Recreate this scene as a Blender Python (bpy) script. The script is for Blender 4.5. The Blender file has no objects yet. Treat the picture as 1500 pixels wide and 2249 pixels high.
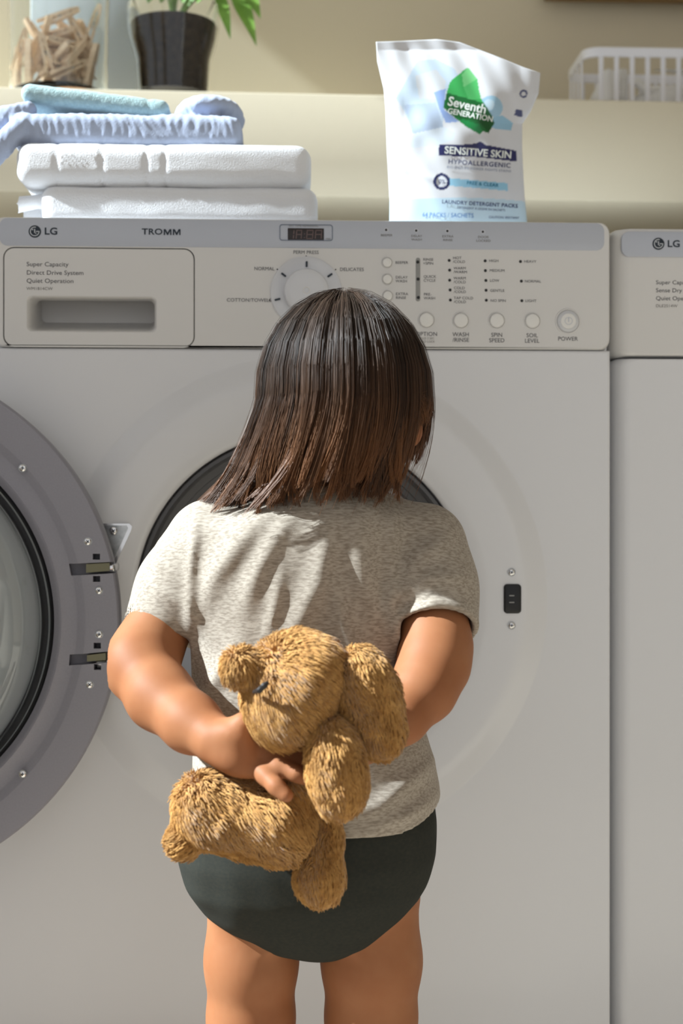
import bpy, math, random
import numpy as np
from mathutils import Vector, Matrix

# ------------------------------------------------------------------ camera, world, sun, exposure
scene = bpy.context.scene
COL = scene.collection
FPX = 3125.0                       # focal length in pixels of the 1500 x 2249 frame
YAW = math.radians(2.6)
CAM = np.array([-0.0305, -1.58, 0.655])
FWD = np.array([math.sin(YAW), math.cos(YAW), 0.0])
RGT = np.array([math.cos(YAW), -math.sin(YAW), 0.0])
UP = np.array([0.0, 0.0, 1.0])
cd = bpy.data.cameras.new('camera')
cam = bpy.data.objects.new('camera', cd); COL.objects.link(cam)
cd.sensor_fit = 'HORIZONTAL'; cd.sensor_width = 24.0; cd.lens = 50.0
cd.clip_start = 0.02
cam.location = CAM; cam.rotation_euler = (math.pi/2, 0, -YAW)
cd.dof.use_dof = True; cd.dof.focus_distance = 1.32; cd.dof.aperture_fstop = 6.3
scene.camera = cam

world = bpy.data.worlds.new('daylight'); scene.world = world; world.use_nodes = True
bg = world.node_tree.nodes['Background']
bg.inputs[0].default_value = (0.985, 0.985, 1.0, 1); bg.inputs[1].default_value = 0.64
sd = bpy.data.lights.new('sun_window_left_offscreen', 'SUN'); sun = bpy.data.objects.new('sun_window_left_offscreen', sd); COL.objects.link(sun)
sd.energy = 13.5; sd.angle = math.radians(0.9); sd.color = (0.84, 0.94, 1.0)
SUN = Vector((-0.78, -0.075, 0.62)).normalized()
sun.rotation_euler = SUN.to_track_quat('Z', 'Y').to_euler()
vs = scene.view_settings
vs.view_transform = 'Standard'; vs.look = 'None'; vs.gamma = 1.0; vs.use_curve_mapping = False
vs.exposure = 0.0

rng = np.random.default_rng(7); random.seed(7)

# ------------------------------------------------------------------ measuring: photo pixel + real distance -> place
def W(px, py, Y):
    d = FWD + RGT*((px-750.0)/FPX) + UP*((1124.5-py)/FPX)
    t = (Y-CAM[1])/d[1]
    return CAM + d*t
def SC(Y):                         # metres per pixel at depth plane Y
    return (Y-CAM[1])/FPX

# ------------------------------------------------------------------ materials
MATS = {}
def mat(name, color, rough=0.5, metal=0.0, spec=0.5, coat=0.0, bump=None, vary=None, sheen=0.0, sss=0.0, trans=0.0, ior=1.45, emit=None, attr=None):
    if name in MATS: return MATS[name]
    m = bpy.data.materials.new(name); m.use_nodes = True; MATS[name] = m
    nt = m.node_tree; b = nt.nodes['Principled BSDF']
    c = tuple(color)+(1,)
    b.inputs['Base Color'].default_value = c
    b.inputs['Roughness'].default_value = rough; b.inputs['Metallic'].default_value = metal
    b.inputs['Specular IOR Level'].default_value = spec; b.inputs['Coat Weight'].default_value = coat
    b.inputs['Coat Roughness'].default_value = 0.15
    b.inputs['IOR'].default_value = ior; b.inputs['Transmission Weight'].default_value = trans
    if sheen: b.inputs['Sheen Weight'].default_value = sheen
    if sss:
        b.inputs['Subsurface Weight'].default_value = sss
        b.inputs['Subsurface Radius'].default_value = (1.0, 0.35, 0.15); b.inputs['Subsurface Scale'].default_value = 0.006
    tc = nt.nodes.new('ShaderNodeTexCoord')
    if vary:                       # (scale vector, amount, detail, dark factor colour)
        sc, c2, lo, hi = vary
        mp = nt.nodes.new('ShaderNodeMapping'); mp.inputs['Scale'].default_value = sc
        nt.links.new(tc.outputs['Object'], mp.inputs[0])
        n = nt.nodes.new('ShaderNodeTexNoise'); n.inputs['Scale'].default_value = 1.0; n.inputs['Detail'].default_value = 5
        nt.links.new(mp.outputs[0], n.inputs['Vector'])
        r = nt.nodes.new('ShaderNodeValToRGB'); r.color_ramp.elements[0].position = lo; r.color_ramp.elements[1].position = hi
        r.color_ramp.elements[0].color = tuple(c2)+(1,); r.color_ramp.elements[1].color = c
        nt.links.new(n.outputs['Fac'], r.inputs[0]); nt.links.new(r.outputs[0], b.inputs['Base Color'])
    if attr:
        a = nt.nodes.new('ShaderNodeAttribute'); a.attribute_name = attr
        nt.links.new(a.outputs['Color'], b.inputs['Base Color'])
    if bump:
        sc, st, dist = bump
        mp = nt.nodes.new('ShaderNodeMapping'); mp.inputs['Scale'].default_value = sc if isinstance(sc, tuple) else (sc,)*3
        nt.links.new(tc.outputs['Object'], mp.inputs[0])
        n = nt.nodes.new('ShaderNodeTexNoise'); n.inputs['Scale'].default_value = 1.0; n.inputs['Detail'].default_value = 3
        nt.links.new(mp.outputs[0], n.inputs['Vector'])
        bp = nt.nodes.new('ShaderNodeBump'); bp.inputs['Strength'].default_value = st; bp.inputs['Distance'].default_value = dist
        nt.links.new(n.outputs['Fac'], bp.inputs['Height']); nt.links.new(bp.outputs[0], b.inputs['Normal'])
    if emit:
        b.inputs['Emission Color'].default_value = tuple(emit[0])+(1,); b.inputs['Emission Strength'].default_value = emit[1]
    return m

M_white = mat('white_enamel', (0.72, 0.725, 0.745), 0.28, coat=0.3, bump=(900, 0.02, 0.0005))
M_panel = mat('panel_plastic', (0.70, 0.69, 0.675), 0.4)
M_strip = mat('grey_strip', (0.50, 0.53, 0.60), 0.32)
M_seam = mat('seam_dark', (0.10, 0.10, 0.10), 0.6)
M_ink = mat('grey_ink', (0.09, 0.09, 0.10), 0.6)
M_inkp = mat('pale_ink', (0.22, 0.21, 0.20), 0.6)
M_logo = mat('logo_ink', (0.015, 0.025, 0.04), 0.4)
M_button = mat('button_plastic', (0.80, 0.79, 0.76), 0.3, coat=0.2)
M_black = mat('black_plastic', (0.008, 0.008, 0.009), 0.35)
M_chrome = mat('zinc_metal', (0.62, 0.63, 0.62), 0.28, metal=1.0, vary=((60, 60, 60), (0.28, 0.29, 0.29), 0.35, 0.65))
M_bright = mat('polished_metal', (0.80, 0.80, 0.80), 0.15, metal=1.0)
M_olive = mat('hinge_metal', (0.20, 0.19, 0.12), 0.4, metal=0.5)
M_doorgrey = mat('door_grey', (0.29, 0.285, 0.325), 0.42, vary=((500, 500, 500), (0.27, 0.265, 0.30), 0.3, 0.7))
M_gasket = mat('gasket_rubber', (0.10, 0.10, 0.106), 0.45)
M_drum = mat('drum_steel', (0.45, 0.45, 0.46), 0.35, metal=1.0)
M_glass = mat('clear_glass', (0.97, 0.99, 0.985), 0.0, trans=1.0, ior=1.47)
M_skin = mat('skin', (0.34, 0.145, 0.066), 0.58, sss=0.12, spec=0.22, bump=(900, 0.06, 0.0006), vary=((26, 26, 26), (0.285, 0.108, 0.045), 0.3, 0.72))
M_shirt = mat('heather_jersey', (0.41, 0.355, 0.29), 0.9, sheen=0.1, bump=(1400, 0.25, 0.0005), vary=((160, 400, 700), (0.25, 0.208, 0.162), 0.36, 0.60))
M_bloom = mat('charcoal_jersey', (0.034, 0.034, 0.027), 0.92, spec=0.15, bump=(1400, 0.25, 0.0005), vary=((300, 300, 500), (0.026, 0.028, 0.024), 0.3, 0.7))
M_plush = mat('tan_plush', (0.53, 0.285, 0.082), 0.9, sheen=0.2, vary=((160, 160, 160), (0.36, 0.165, 0.035), 0.3, 0.68))
M_beige = mat('beige_paint', (0.66, 0.59, 0.44), 0.7, bump=(160, 0.05, 0.002))
M_towel = mat('white_terry', (0.86, 0.87, 0.89), 0.95, sheen=0.3, bump=(700, 0.6, 0.002))
M_blue = mat('blue_muslin', (0.40, 0.46, 0.60), 0.95, sheen=0.2, bump=(500, 0.3, 0.001))
M_aqua = mat('aqua_terry', (0.42, 0.58, 0.58), 0.95, sheen=0.3, bump=(600, 0.7, 0.002), vary=((190, 190, 190), (0.34, 0.49, 0.50), 0.35, 0.65))
M_wood = mat('clothespin_wood', (0.86, 0.66, 0.45), 0.65, vary=((20, 20, 140), (0.74, 0.52, 0.32), 0.3, 0.7))
M_soil = mat('dark_soil', (0.014, 0.011, 0.010), 0.95, spec=0.1, bump=(120, 1.0, 0.006), vary=((90, 90, 90), (0.05, 0.033, 0.022), 0.25, 0.6))
M_leaf = mat('leaf_green', (0.20, 0.36, 0.055), 0.4, vary=((40, 40, 40), (0.12, 0.25, 0.035), 0.3, 0.7), sss=0.0)
M_brown = mat('picture_wood', (0.24, 0.14, 0.05), 0.5)
M_coaster = mat('cork_brown', (0.50, 0.27, 0.13), 0.8)
M_basket = mat('white_coating', (0.83, 0.83, 0.87), 0.35)
M_cloth = mat('white_cloth', (0.86, 0.85, 0.82), 0.95, bump=(500, 0.4, 0.002))
M_floor = mat('floor_tile', (0.42, 0.36, 0.29), 0.5)

# ------------------------------------------------------------------ mesh helpers
def link(name, me, m, parent=None, smooth=True, angle=None):
    o = bpy.data.objects.new(name, me); COL.objects.link(o)
    if m: me.materials.append(m)
    if parent is not None: o.parent = parent
    if smooth:
        me.polygons.foreach_set('use_smooth', np.ones(len(me.polygons), dtype=bool))
        if angle: me.set_sharp_from_angle(angle=math.radians(angle))
    return o
def pydata(name, v, f, m, parent=None, smooth=True, angle=None):
    me = bpy.data.meshes.new(name); me.from_pydata([tuple(map(float, p)) for p in v], [], f); me.update()
    return link(name, me, m, parent, smooth, angle)
def fastmesh(name, v, quads):
    """quads: (n,4) int array (a triangle repeats no vertex: use 3 columns)"""
    me = bpy.data.meshes.new(name); q = np.asarray(quads, dtype=np.int32); k = q.shape[1]
    me.vertices.add(len(v)); me.vertices.foreach_set('co', np.asarray(v, dtype=np.float32).ravel())
    me.loops.add(q.size); me.loops.foreach_set('vertex_index', q.ravel())
    me.polygons.add(len(q)); me.polygons.foreach_set('loop_start', np.arange(0, q.size, k, dtype=np.int32))
    me.update(calc_edges=True); me.validate()
    return me
def thing(name, label, cat, loc=(0, 0, 0), group=None):
    o = bpy.data.objects.new(name, None); COL.objects.link(o); o.location = tuple(map(float, loc)); o.empty_display_size = 0.02
    return tag(o, label, cat, group)
def tag(o, label, cat, group=None, kind=None):
    o['label'] = label; o['category'] = cat
    if group: o['group'] = group
    if kind: o['kind'] = kind
    return o
def struct(o): o['kind'] = 'structure'; return o
def keep(o, parent):               # parent without moving (parent Empties carry only a location)
    o.parent = parent
    o.matrix_parent_inverse = Matrix.Translation(-Vector(parent.location)); return o

def rrect(cx, cz, w, h, r, m=6):   # rounded rectangle outline in x,z
    r = min(r, w/2-1e-5, h/2-1e-5); pts = []
    for ox, oz, a0 in ((w/2-r, h/2-r, 0), (-w/2+r, h/2-r, 90), (-w/2+r, -h/2+r, 180), (w/2-r, -h/2+r, 270)):
        for k in range(m):
            a = math.radians(a0+90*k/(m-1)); pts.append((cx+ox+r*math.cos(a), cz+oz+r*math.sin(a)))
    return pts
def loops(name, ls, m, parent=None, cap0=False, cap1=True, angle=35, smooth=True):
    """ls: list of closed loops (same count) of 3-D points, bridged in order"""
    n = len(ls[0]); v = [p for l in ls for p in l]; f = []
    for i in range(len(ls)-1):
        for k in range(n):
            a, b = i*n+k, i*n+(k+1) % n
            f.append((a, b, b+n, a+n))
    if cap0: f.append(tuple(range(n-1, -1, -1)))
    if cap1: f.append(tuple((len(ls)-1)*n+k for k in range(n)))
    o = pydata(name, v, f, m, None, smooth, angle)
    if parent is not None: keep(o, parent)
    return o
def L(pts, y): return [(x, y, z) for x, z in pts]
def plate(name, cx, cz, w, h, r, y0, y1, m, parent=None, bev=0.001, seg=6):
    """rounded plate, back at y0, front face at y1 (y1 < y0, the camera is on -y)"""
    return loops(name, [L(rrect(cx, cz, w, h, r, seg), y0), L(rrect(cx, cz, w, h, r, seg), y1+bev),
                        L(rrect(cx, cz, w-bev*.6, h-bev*.6, r, seg), y1+bev*.35), L(rrect(cx, cz, w-2*bev, h-2*bev, max(r-bev, 1e-4), seg), y1)], m, parent)
def revolve(name, prof, c, m, parent=None, n=96, angle=35, cap1=False, cap0=False, axis='y'):
    ls = []
    for r, y in prof:
        if axis == 'y': ls.append([(c[0]+r*math.cos(2*math.pi*k/n), c[1]+y, c[2]+r*math.sin(2*math.pi*k/n)) for k in range(n)])
        else: ls.append([(c[0]+r*math.cos(2*math.pi*k/n), c[1]+r*math.sin(2*math.pi*k/n), c[2]+y) for k in range(n)])
    return loops(name, ls, m, parent, cap0, cap1, angle)
def box(name, c, s, m, parent=None, bev=0.0, rotz=0.0):
    x, y, z = s[0]/2, s[1]/2, s[2]/2; b = min(bev, x*.9, y*.9, z*.9)
    if b <= 0:
        v = [(-x, -y, -z), (x, -y, -z), (x, y, -z), (-x, y, -z), (-x, -y, z), (x, -y, z), (x, y, z), (-x, y, z)]
        f = [(0, 3, 2, 1), (4, 5, 6, 7), (0, 1, 5, 4), (1, 2, 6, 5), (2, 3, 7, 6), (3, 0, 4, 7)]
        o = pydata(name, v, f, m, None, False)
    else:
        def ring(i, zz): return [(px, pz, zz) for px, pz in rrect(0, 0, 2*(x-i), 2*(y-i), b, 4)]
        o = loops(name, [ring(b, -z), ring(b*.3, -z+b*.3), ring(0, -z+b), ring(0, z-b), ring(b*.3, z-b*.3), ring(b, z)], m, None, True, True)
    o.location = tuple(map(float, c)); o.rotation_euler = (0, 0, rotz)
    if parent is not None: keep(o, parent)
    return o

def text(name, s, px, py, hpx, m, parent, Y=0.0, align='CENTER', bold=0.0, sx=1.0, gap=1.0, depth=0.0003, rot=0.0):
    """flat lettering on a plane facing the room: hpx = capital height in photo pixels"""
    cu = bpy.data.curves.new(name, 'FONT'); cu.body = s; cu.size = 1.0; cu.align_x = align; cu.align_y = 'CENTER'
    cu.offset = bold; cu.space_character = gap; cu.resolution_u = 3
    tmp = bpy.data.objects.new('tmp', cu); COL.objects.link(tmp)
    dg = bpy.context.evaluated_depsgraph_get()
    me = bpy.data.meshes.new_from_object(tmp.evaluated_get(dg))
    bpy.data.objects.remove(tmp); bpy.data.curves.remove(cu)
    p = W(px, py, Y); k = hpx*SC(Y)/0.70
    n = len(me.vertices); co = np.empty(n*3); me.vertices.foreach_get('co', co); co = co.reshape(-1, 3)
    x, z = co[:, 0]*k*sx, co[:, 1]*k
    c, sn = math.cos(rot), math.sin(rot)
    out = np.stack([p[0]+x*c-z*sn, np.full(n, Y-depth), p[2]+x*sn+z*c], 1)
    me.vertices.foreach_set('co', out.astype(np.float32).ravel()); me.update()
    o = link(name, me, m, None, False)
    return keep(o, parent)

# ------------------------------------------------------------------ implicit surfaces (smooth unions meshed by surface nets)
def smin(a, b, k):
    if k <= 0: return np.minimum(a, b)
    h = np.clip(0.5+0.5*(b-a)/k, 0, 1)
    return b*(1-h)+a*h-k*h*(1-h)
class Field:
    def __init__(s, lo, hi, h):
        s.lo = np.array(lo, float); s.h = h
        s.n = np.ceil((np.array(hi)-s.lo)/h).astype(int)+1
        s.ax = [s.lo[i]+h*np.arange(s.n[i]) for i in range(3)]
        s.f = np.full(s.n, 0.05, dtype=np.float32)
    def sl(s, lo, hi):
        a = np.clip(np.floor((np.array(lo)-s.lo)/s.h).astype(int), 0, s.n-1); b = np.clip(np.ceil((np.array(hi)-s.lo)/s.h).astype(int)+1, 1, s.n)
        S = tuple(slice(a[i], max(b[i], a[i]+1)) for i in range(3))
        X = s.ax[0][S[0]][:, None, None]; Y = s.ax[1][S[1]][None, :, None]; Z = s.ax[2][S[2]][None, None, :]
        return S, X, Y, Z
    def put(s, S, d, k, sub=False):
        if sub: s.f[S] = -smin(-s.f[S], d, k)
        else: s.f[S] = smin(s.f[S], d, k)
    def cap(s, a, b, ra, rb, k=0.01, sub=False):
        a = np.array(a, float); b = np.array(b, float); R = max(ra, rb)+k*1.5+0.012
        S, X, Y, Z = s.sl(np.minimum(a, b)-R, np.maximum(a, b)+R)
        d = b-a; L2 = max(d@d, 1e-12)
        t = np.clip(((X-a[0])*d[0]+(Y-a[1])*d[1]+(Z-a[2])*d[2])/L2, 0, 1)
        q = np.sqrt((X-a[0]-t*d[0])**2+(Y-a[1]-t*d[1])**2+(Z-a[2]-t*d[2])**2)-(ra+(rb-ra)*t)
        s.put(S, q, k, sub); return s
    def path(s, pts, rs, k=0.01, sub=False):
        for i in range(len(pts)-1): s.cap(pts[i], pts[i+1], rs[i], rs[i+1], k, sub)
        return s
    def ell(s, c, r, k=0.01, rot=None, sub=False):
        c = np.array(c, float); r = np.array(r, float); R = r.max()+k*1.5+0.012
        S, X, Y, Z = s.sl(c-R, c+R); x, y, z = X-c[0], Y-c[1], Z-c[2]
        if rot is not None:
            m = np.array(rot.transposed()); x, y, z = (m[i, 0]*x+m[i, 1]*y+m[i, 2]*z for i in range(3))
        k0 = np.sqrt((x/r[0])**2+(y/r[1])**2+(z/r[2])**2); k1 = np.sqrt((x/r[0]**2)**2+(y/r[1]**2)**2+(z/r[2]**2)**2)
        s.put(S, k0*(k0-1)/np.maximum(k1, 1e-6), k, sub); return s
    def rbox(s, c, half, r, k=0.0, rot=None, sub=False):
        c = np.array(c, float); hf = np.array(half, float); R = np.linalg.norm(hf)+k+0.012
        S, X, Y, Z = s.sl(c-R, c+R); x, y, z = X-c[0], Y-c[1], Z-c[2]
        if rot is not None:
            m = np.array(rot.transposed()); x, y, z = (m[i, 0]*x+m[i, 1]*y+m[i, 2]*z for i in range(3))
        qx, qy, qz = np.abs(x)-hf[0]+r, np.abs(y)-hf[1]+r, np.abs(z)-hf[2]+r
        d = np.sqrt(np.maximum(qx, 0)**2+np.maximum(qy, 0)**2+np.maximum(qz, 0)**2)+np.minimum(np.maximum(qx, np.maximum(qy, qz)), 0)-r
        s.put(S, d, k, sub); return s
    def loft(s, z, cx, cy, a, b, p=2.2, k=0.01, sub=False):
        o = np.argsort(z); z, cx, cy, a, b = (np.array(q, float)[o] for q in (z, cx, cy, a, b))
        zz = np.linspace(z[0], z[-1], 90); kr = np.array([1, 2, 3, 4, 3, 2, 1])/16     # rounded, not polygonal, profile
        sm_ = lambda q: np.convolve(np.pad(np.interp(zz, z, q), 3, mode='reflect', reflect_type='odd'), kr, 'valid')
        cx, cy, a, b = sm_(cx), sm_(cy), np.maximum(sm_(a), .002), np.maximum(sm_(b), .002); z = zz
        R = 0.02+k; S, X, Y, Z = s.sl((min(cx-a)-R, min(cy-b)-R, z[0]-R), (max(cx+a)+R, max(cy+b)+R, z[-1]+R))
        I = lambda q: np.interp(Z, z, q)
        A, B = I(a), I(b); e = (np.abs((X-I(cx))/A)**p+np.abs((Y-I(cy))/B)**p)**(1/p)
        d = (e-1)*np.minimum(A, B); d = np.maximum(d, np.maximum(z[0]-Z, Z-z[-1]))
        s.put(S, d, k, sub); return s
    def cut(s, p, n, lo=None, hi=None, k=0.0):   # remove what lies on the +n side of the plane, inside the box
        lo = s.lo if lo is None else np.minimum(lo, hi); hi2 = s.lo+s.h*s.n if hi is None else hi
        S, X, Y, Z = s.sl(lo, hi2); n = np.array(n, float); n /= np.linalg.norm(n)
        d = (X-p[0])*n[0]+(Y-p[1])*n[1]+(Z-p[2])*n[2]
        s.f[S] = -smin(-s.f[S], -d, k); return s
    def disp(s, fn, band=0.03):
        X, Y, Z = s.ax[0][:, None, None], s.ax[1][None, :, None], s.ax[2][None, None, :]
        s.f += fn(X, Y, Z).astype(np.float32); return s
    def mesh(s, smooth=2):
        f = s.f; ins = f < 0; n = s.n
        c = [ins[i:n[0]-1+i, j:n[1]-1+j, k:n[2]-1+k] for i in (0, 1) for j in (0, 1) for k in (0, 1)]
        tot = sum(q.astype(np.int8) for q in c); act = (tot > 0) & (tot < 8)
        idx = np.argwhere(act); ids = np.full(act.shape, -1, dtype=np.int32); ids[act] = np.arange(len(idx))
        acc = np.zeros((len(idx), 3)); cnt = np.zeros(len(idx))
        for ax in range(3):
            o1, o2 = [q for q in range(3) if q != ax]
            for u in (0, 1):
                for w in (0, 1):
                    off = np.zeros(3, int); off[o1] = u; off[o2] = w
                    p = idx+off; q = p.copy(); q[:, ax] += 1
                    va = f[p[:, 0], p[:, 1], p[:, 2]].astype(float); vb = f[q[:, 0], q[:, 1], q[:, 2]].astype(float)
                    x = (va < 0) != (vb < 0); t = np.where(x, va/np.where(x, va-vb, 1), 0)
                    pt = off[None, :].astype(float)+np.zeros((len(idx), 3)); pt[:, ax] += t
                    acc += pt*x[:, None]; cnt += x
        v = s.lo+s.h*(idx+acc/np.maximum(cnt, 1)[:, None])
        Q = []
        for ax in range(3):
            o1, o2 = (ax+1) % 3, (ax+2) % 3
            sa = [slice(None)]*3; sb = [slice(None)]*3; sa[ax] = slice(0, -1); sb[ax] = slice(1, None)
            A, B = ins[tuple(sa)], ins[tuple(sb)]; e = np.argwhere(A != B)
            ok = (e[:, o1] > 0) & (e[:, o2] > 0) & (e[:, o1] < n[o1]-1) & (e[:, o2] < n[o2]-1); e = e[ok]
            fl = A[e[:, 0], e[:, 1], e[:, 2]]
            def g(d1, d2):
                w = e.copy(); w[:, o1] -= d1; w[:, o2] -= d2; return ids[w[:, 0], w[:, 1], w[:, 2]]
            q = np.stack([g(1, 1), g(0, 1), g(0, 0), g(1, 0)], 1); q[~fl] = q[~fl][:, ::-1]; Q.append(q)
        q = np.concatenate(Q); q = q[(q >= 0).all(1)]
        for _ in range(smooth):
            sm = np.zeros_like(v); dg = np.zeros(len(v))
            for a in range(4):
                i, j = q[:, a], q[:, (a+1) % 4]
                for d in range(3): sm[:, d] += np.bincount(i, v[j, d], len(v))
                dg += np.bincount(i, minlength=len(v))
            nz = dg > 0; v[nz] = 0.4*v[nz]+0.6*(sm[nz]/dg[nz, None])
        return v, q
def vnormals(v, q):
    n = np.cross(v[q[:, 2]]-v[q[:, 0]], v[q[:, 3]]-v[q[:, 1]]); o = np.zeros_like(v)
    for a in range(4):
        for d in range(3): o[:, d] += np.bincount(q[:, a], n[:, d], len(v))
    return o/np.maximum(np.linalg.norm(o, axis=1), 1e-12)[:, None]
def blob(name, field, m, parent=None, smooth=2):
    v, q = field.mesh(smooth); o = link(name, fastmesh(name, v, q), m)
    if parent is not None: keep(o, parent)
    return o
def wav(X, Y, Z, seed, freq, n=5):   # smooth irregular relief in -1..1
    r = np.random.default_rng(seed); o = 0
    for _ in range(n):
        d = r.normal(size=3); d /= np.linalg.norm(d); fr = freq*r.uniform(.6, 1.5)
        o = o+np.sin(fr*(X*d[0]+Y*d[1]+Z*d[2])+r.uniform(0, 6.28))
    return o/n
def tubes(P, R, sides=3):
    """P (n,m,3) strand points, R (n,m) radii -> verts, quads of open tapered tubes"""
    n, m, _ = P.shape; T = np.gradient(P, axis=1); T /= np.maximum(np.linalg.norm(T, axis=2, keepdims=True), 1e-9)
    ch = P[:, -1]-P[:, 0]; ch = ch/np.maximum(np.linalg.norm(ch, axis=1, keepdims=True), 1e-9)
    ref = np.where(np.abs(ch[:, 2:3]) > .8, np.array([1., 0, 0]), np.array([0, 0, 1.])); nb_ = np.cross(P[:, -1]-P[:, 0], P[:, m//2]-P[:, 0]); ln_ = np.linalg.norm(nb_, axis=1, keepdims=True)
    nb_ = np.where(ln_ > .02*np.linalg.norm(P[:, -1]-P[:, 0], axis=1, keepdims=True)**2, nb_/np.maximum(ln_, 1e-12), np.cross(ch, ref))[:, None, :]   # one side vector per strand: no twist
    A = nb_-(nb_*T).sum(2, keepdims=True)*T; A /= np.maximum(np.linalg.norm(A, axis=2, keepdims=True), 1e-9); B = np.cross(T, A)
    V = np.stack([P+R[..., None]*(math.cos(a)*A+math.sin(a)*B) for a in np.arange(sides)*2*math.pi/sides], 2)
    base = (np.arange(n)[:, None, None]*m+np.arange(m-1)[None, :, None])*sides; k = np.arange(sides)[None, None, :]; k2 = (k+1) % sides
    q = np.stack([base+k, base+k2, base+sides+k2, base+sides+k], -1).reshape(-1, 4)
    return V.reshape(-1, 3), q

# ================================================================== THE ROOM
HALF, TOPZ = 0.343, 0.980
WALLROT = -math.radians(-1.6)
def rotw(o, piv=(0.0, 0.75)):      # the back wall is not quite square to the machines
    o.matrix_basis = Matrix.Translation((piv[0], piv[1], 0)) @ Matrix.Rotation(WALLROT, 4, 'Z') @ Matrix.Translation((-piv[0], -piv[1], 0)) @ o.matrix_basis
    return o
zl1, zl0 = W(700, 205, 0.75)[2], W(700, 431, 0.75)[2]
struct(box('floor', (0, -0.6, -0.025), (6, 5, 0.05), M_floor))
struct(rotw(box('wall_back', (0, 1.20, 1.475), (6, 0.10, 2.95), M_beige)))
M_room = mat('room_paint', (0.62, 0.56, 0.48), 0.8)
WX = -1.45                          # unseen left wall; its openings and pier are shaped to steer the sun
def wall_with_window(name, x, y0, y1, z0, z1, wy0, wy1, wz0, wz1, m, t=0.12):
    o = lambda xx, a, b, c, d: [(xx, a, c), (xx, b, c), (xx, b, d), (xx, a, d)]
    return loops(name, [o(x, y0, y1, z0, z1), o(x, wy0, wy1, wz0, wz1), o(x-t, wy0, wy1, wz0, wz1), o(x-t, y0, y1, z0, z1), o(x, y0, y1, z0, z1)], m, None, False, False, 20, False)
struct(wall_with_window('wall_left', WX, -3.0, -0.18, 0, 2.95, -1.9, -0.26, 0.75, 2.75, M_room))
struct(wall_with_window('wall_left', WX, -0.18, 1.2, 0, 2.95, -0.100, 1.12, 0.75, 2.75, M_room))  # pier between the two openings added to keep sun off the washer front
struct(box('wall_right', (2.05, -0.9, 1.475), (0.1, 4.2, 2.95), M_room))
struct(box('ceiling', (0.3, -0.9, 3.0), (3.7, 4.2, 0.1), mat('ceiling_paint', (0.78, 0.76, 0.72), 0.8)))
lg = struct(rotw(box('trim_ledge', (0, 0.96, (zl0+zl1)/2), (6, 0.42, zl1-zl0), M_beige, bev=0.003)))

# ================================================================== WASHING MACHINE
def F(px, py, Y=0.0):
    p = W(px, py, Y); return p[0], p[2]
S0 = SC(0.0)                        # metres per pixel on the machine front
wm = thing('washing_machine', 'white front-loading washing machine with its round door open, towels on top', 'washing machine', (0, 0.35, 0))
GZ = F(900, 767)[1]                 # seam between control panel and lower front
PC = F(668, 1319); RO, RI = 0.2705, 0.1865
def polar_front(name, m, parent, x0, x1, z0, z1, c, prof, bev=0.003, n=160):
    ang = [2*math.pi*k/n for k in range(n)]
    for cx, cz in ((x0, z0), (x1, z0), (x1, z1), (x0, z1)):
        a = math.atan2(cz-c[1], cx-c[0]) % (2*math.pi); i = min(range(n), key=lambda q: abs((ang[q]-a+math.pi) % (2*math.pi)-math.pi)); ang[i] = a
    def rect(d):
        out = []
        for a in ang:
            ca, sa = math.cos(a), math.sin(a); t = 1e9
            if ca > 1e-9: t = min(t, (x1-d-c[0])/ca)
            if ca < -1e-9: t = min(t, (x0+d-c[0])/ca)
            if sa > 1e-9: t = min(t, (z1-d-c[1])/sa)
            if sa < -1e-9: t = min(t, (z0+d-c[1])/sa)
            out.append((c[0]+t*ca, c[1]+t*sa))
        return out
    ls = [L(rect(0), bev+0.01), L(rect(0), bev), L(rect(bev*.13), bev*.5), L(rect(bev*.5), bev*.13), L(rect(bev), 0.0), L(rect(bev+.0008), 0.0)]
    ls += [[(c[0]+r*math.cos(a), y, c[1]+r*math.sin(a)) for a in ang] for r, y in prof]
    return loops(name, ls, m, parent, False, False, 60)
polar_front('front_panel', M_white, wm, -HALF, HALF, 0.05, GZ-0.0005, PC,
            [(RO+0.003, 0.0), (RO+0.0015, 0.0), (RO, -0.0006), (RO-0.004, -0.002), (RO-0.018, -0.0095), (RO-0.024, -0.0117), (RO-0.030, -0.0125), (0.236, -0.0125), (0.205, -0.0105), (RI+0.006, -0.008), (RI+0.001, -0.004), (RI, 0.004), (RI-0.002, 0.05)])
def shell(name, x0, x1, y0, y1, z0, z1, m, parent):   # open-fronted sheet-metal cabinet
    r = [(x0, z0), (x1, z0), (x1, z1), (x0, z1)]; t = 0.004
    q = [(x0+t, z0+t), (x1-t, z0+t), (x1-t, z1-t), (x0+t, z1-t)]
    return loops(name, [L(q, y1-t), L(q, y0), L(r, y0), L(r, y1)], m, parent, True, True, 30)
shell('cabinet', -HALF+0.0005, HALF-0.0005, 0.017, 0.70, 0.03, TOPZ-0.02, M_white, wm)
for fx in (-0.28, 0.28):
    for fy in (0.08, 0.62): revolve('foot', [(0.018, 0.0), (0.022, 0.004), (0.022, 0.02), (0.012, 0.024), (0.012, 0.036)], (fx, fy, 0), M_seam, wm, 20, axis='z', cap0=True, cap1=True)
# worktop
box('worktop', (0, 0.362, TOPZ-0.0115), (2*HALF, 0.70, 0.023), M_white, wm, bev=0.006)
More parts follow.
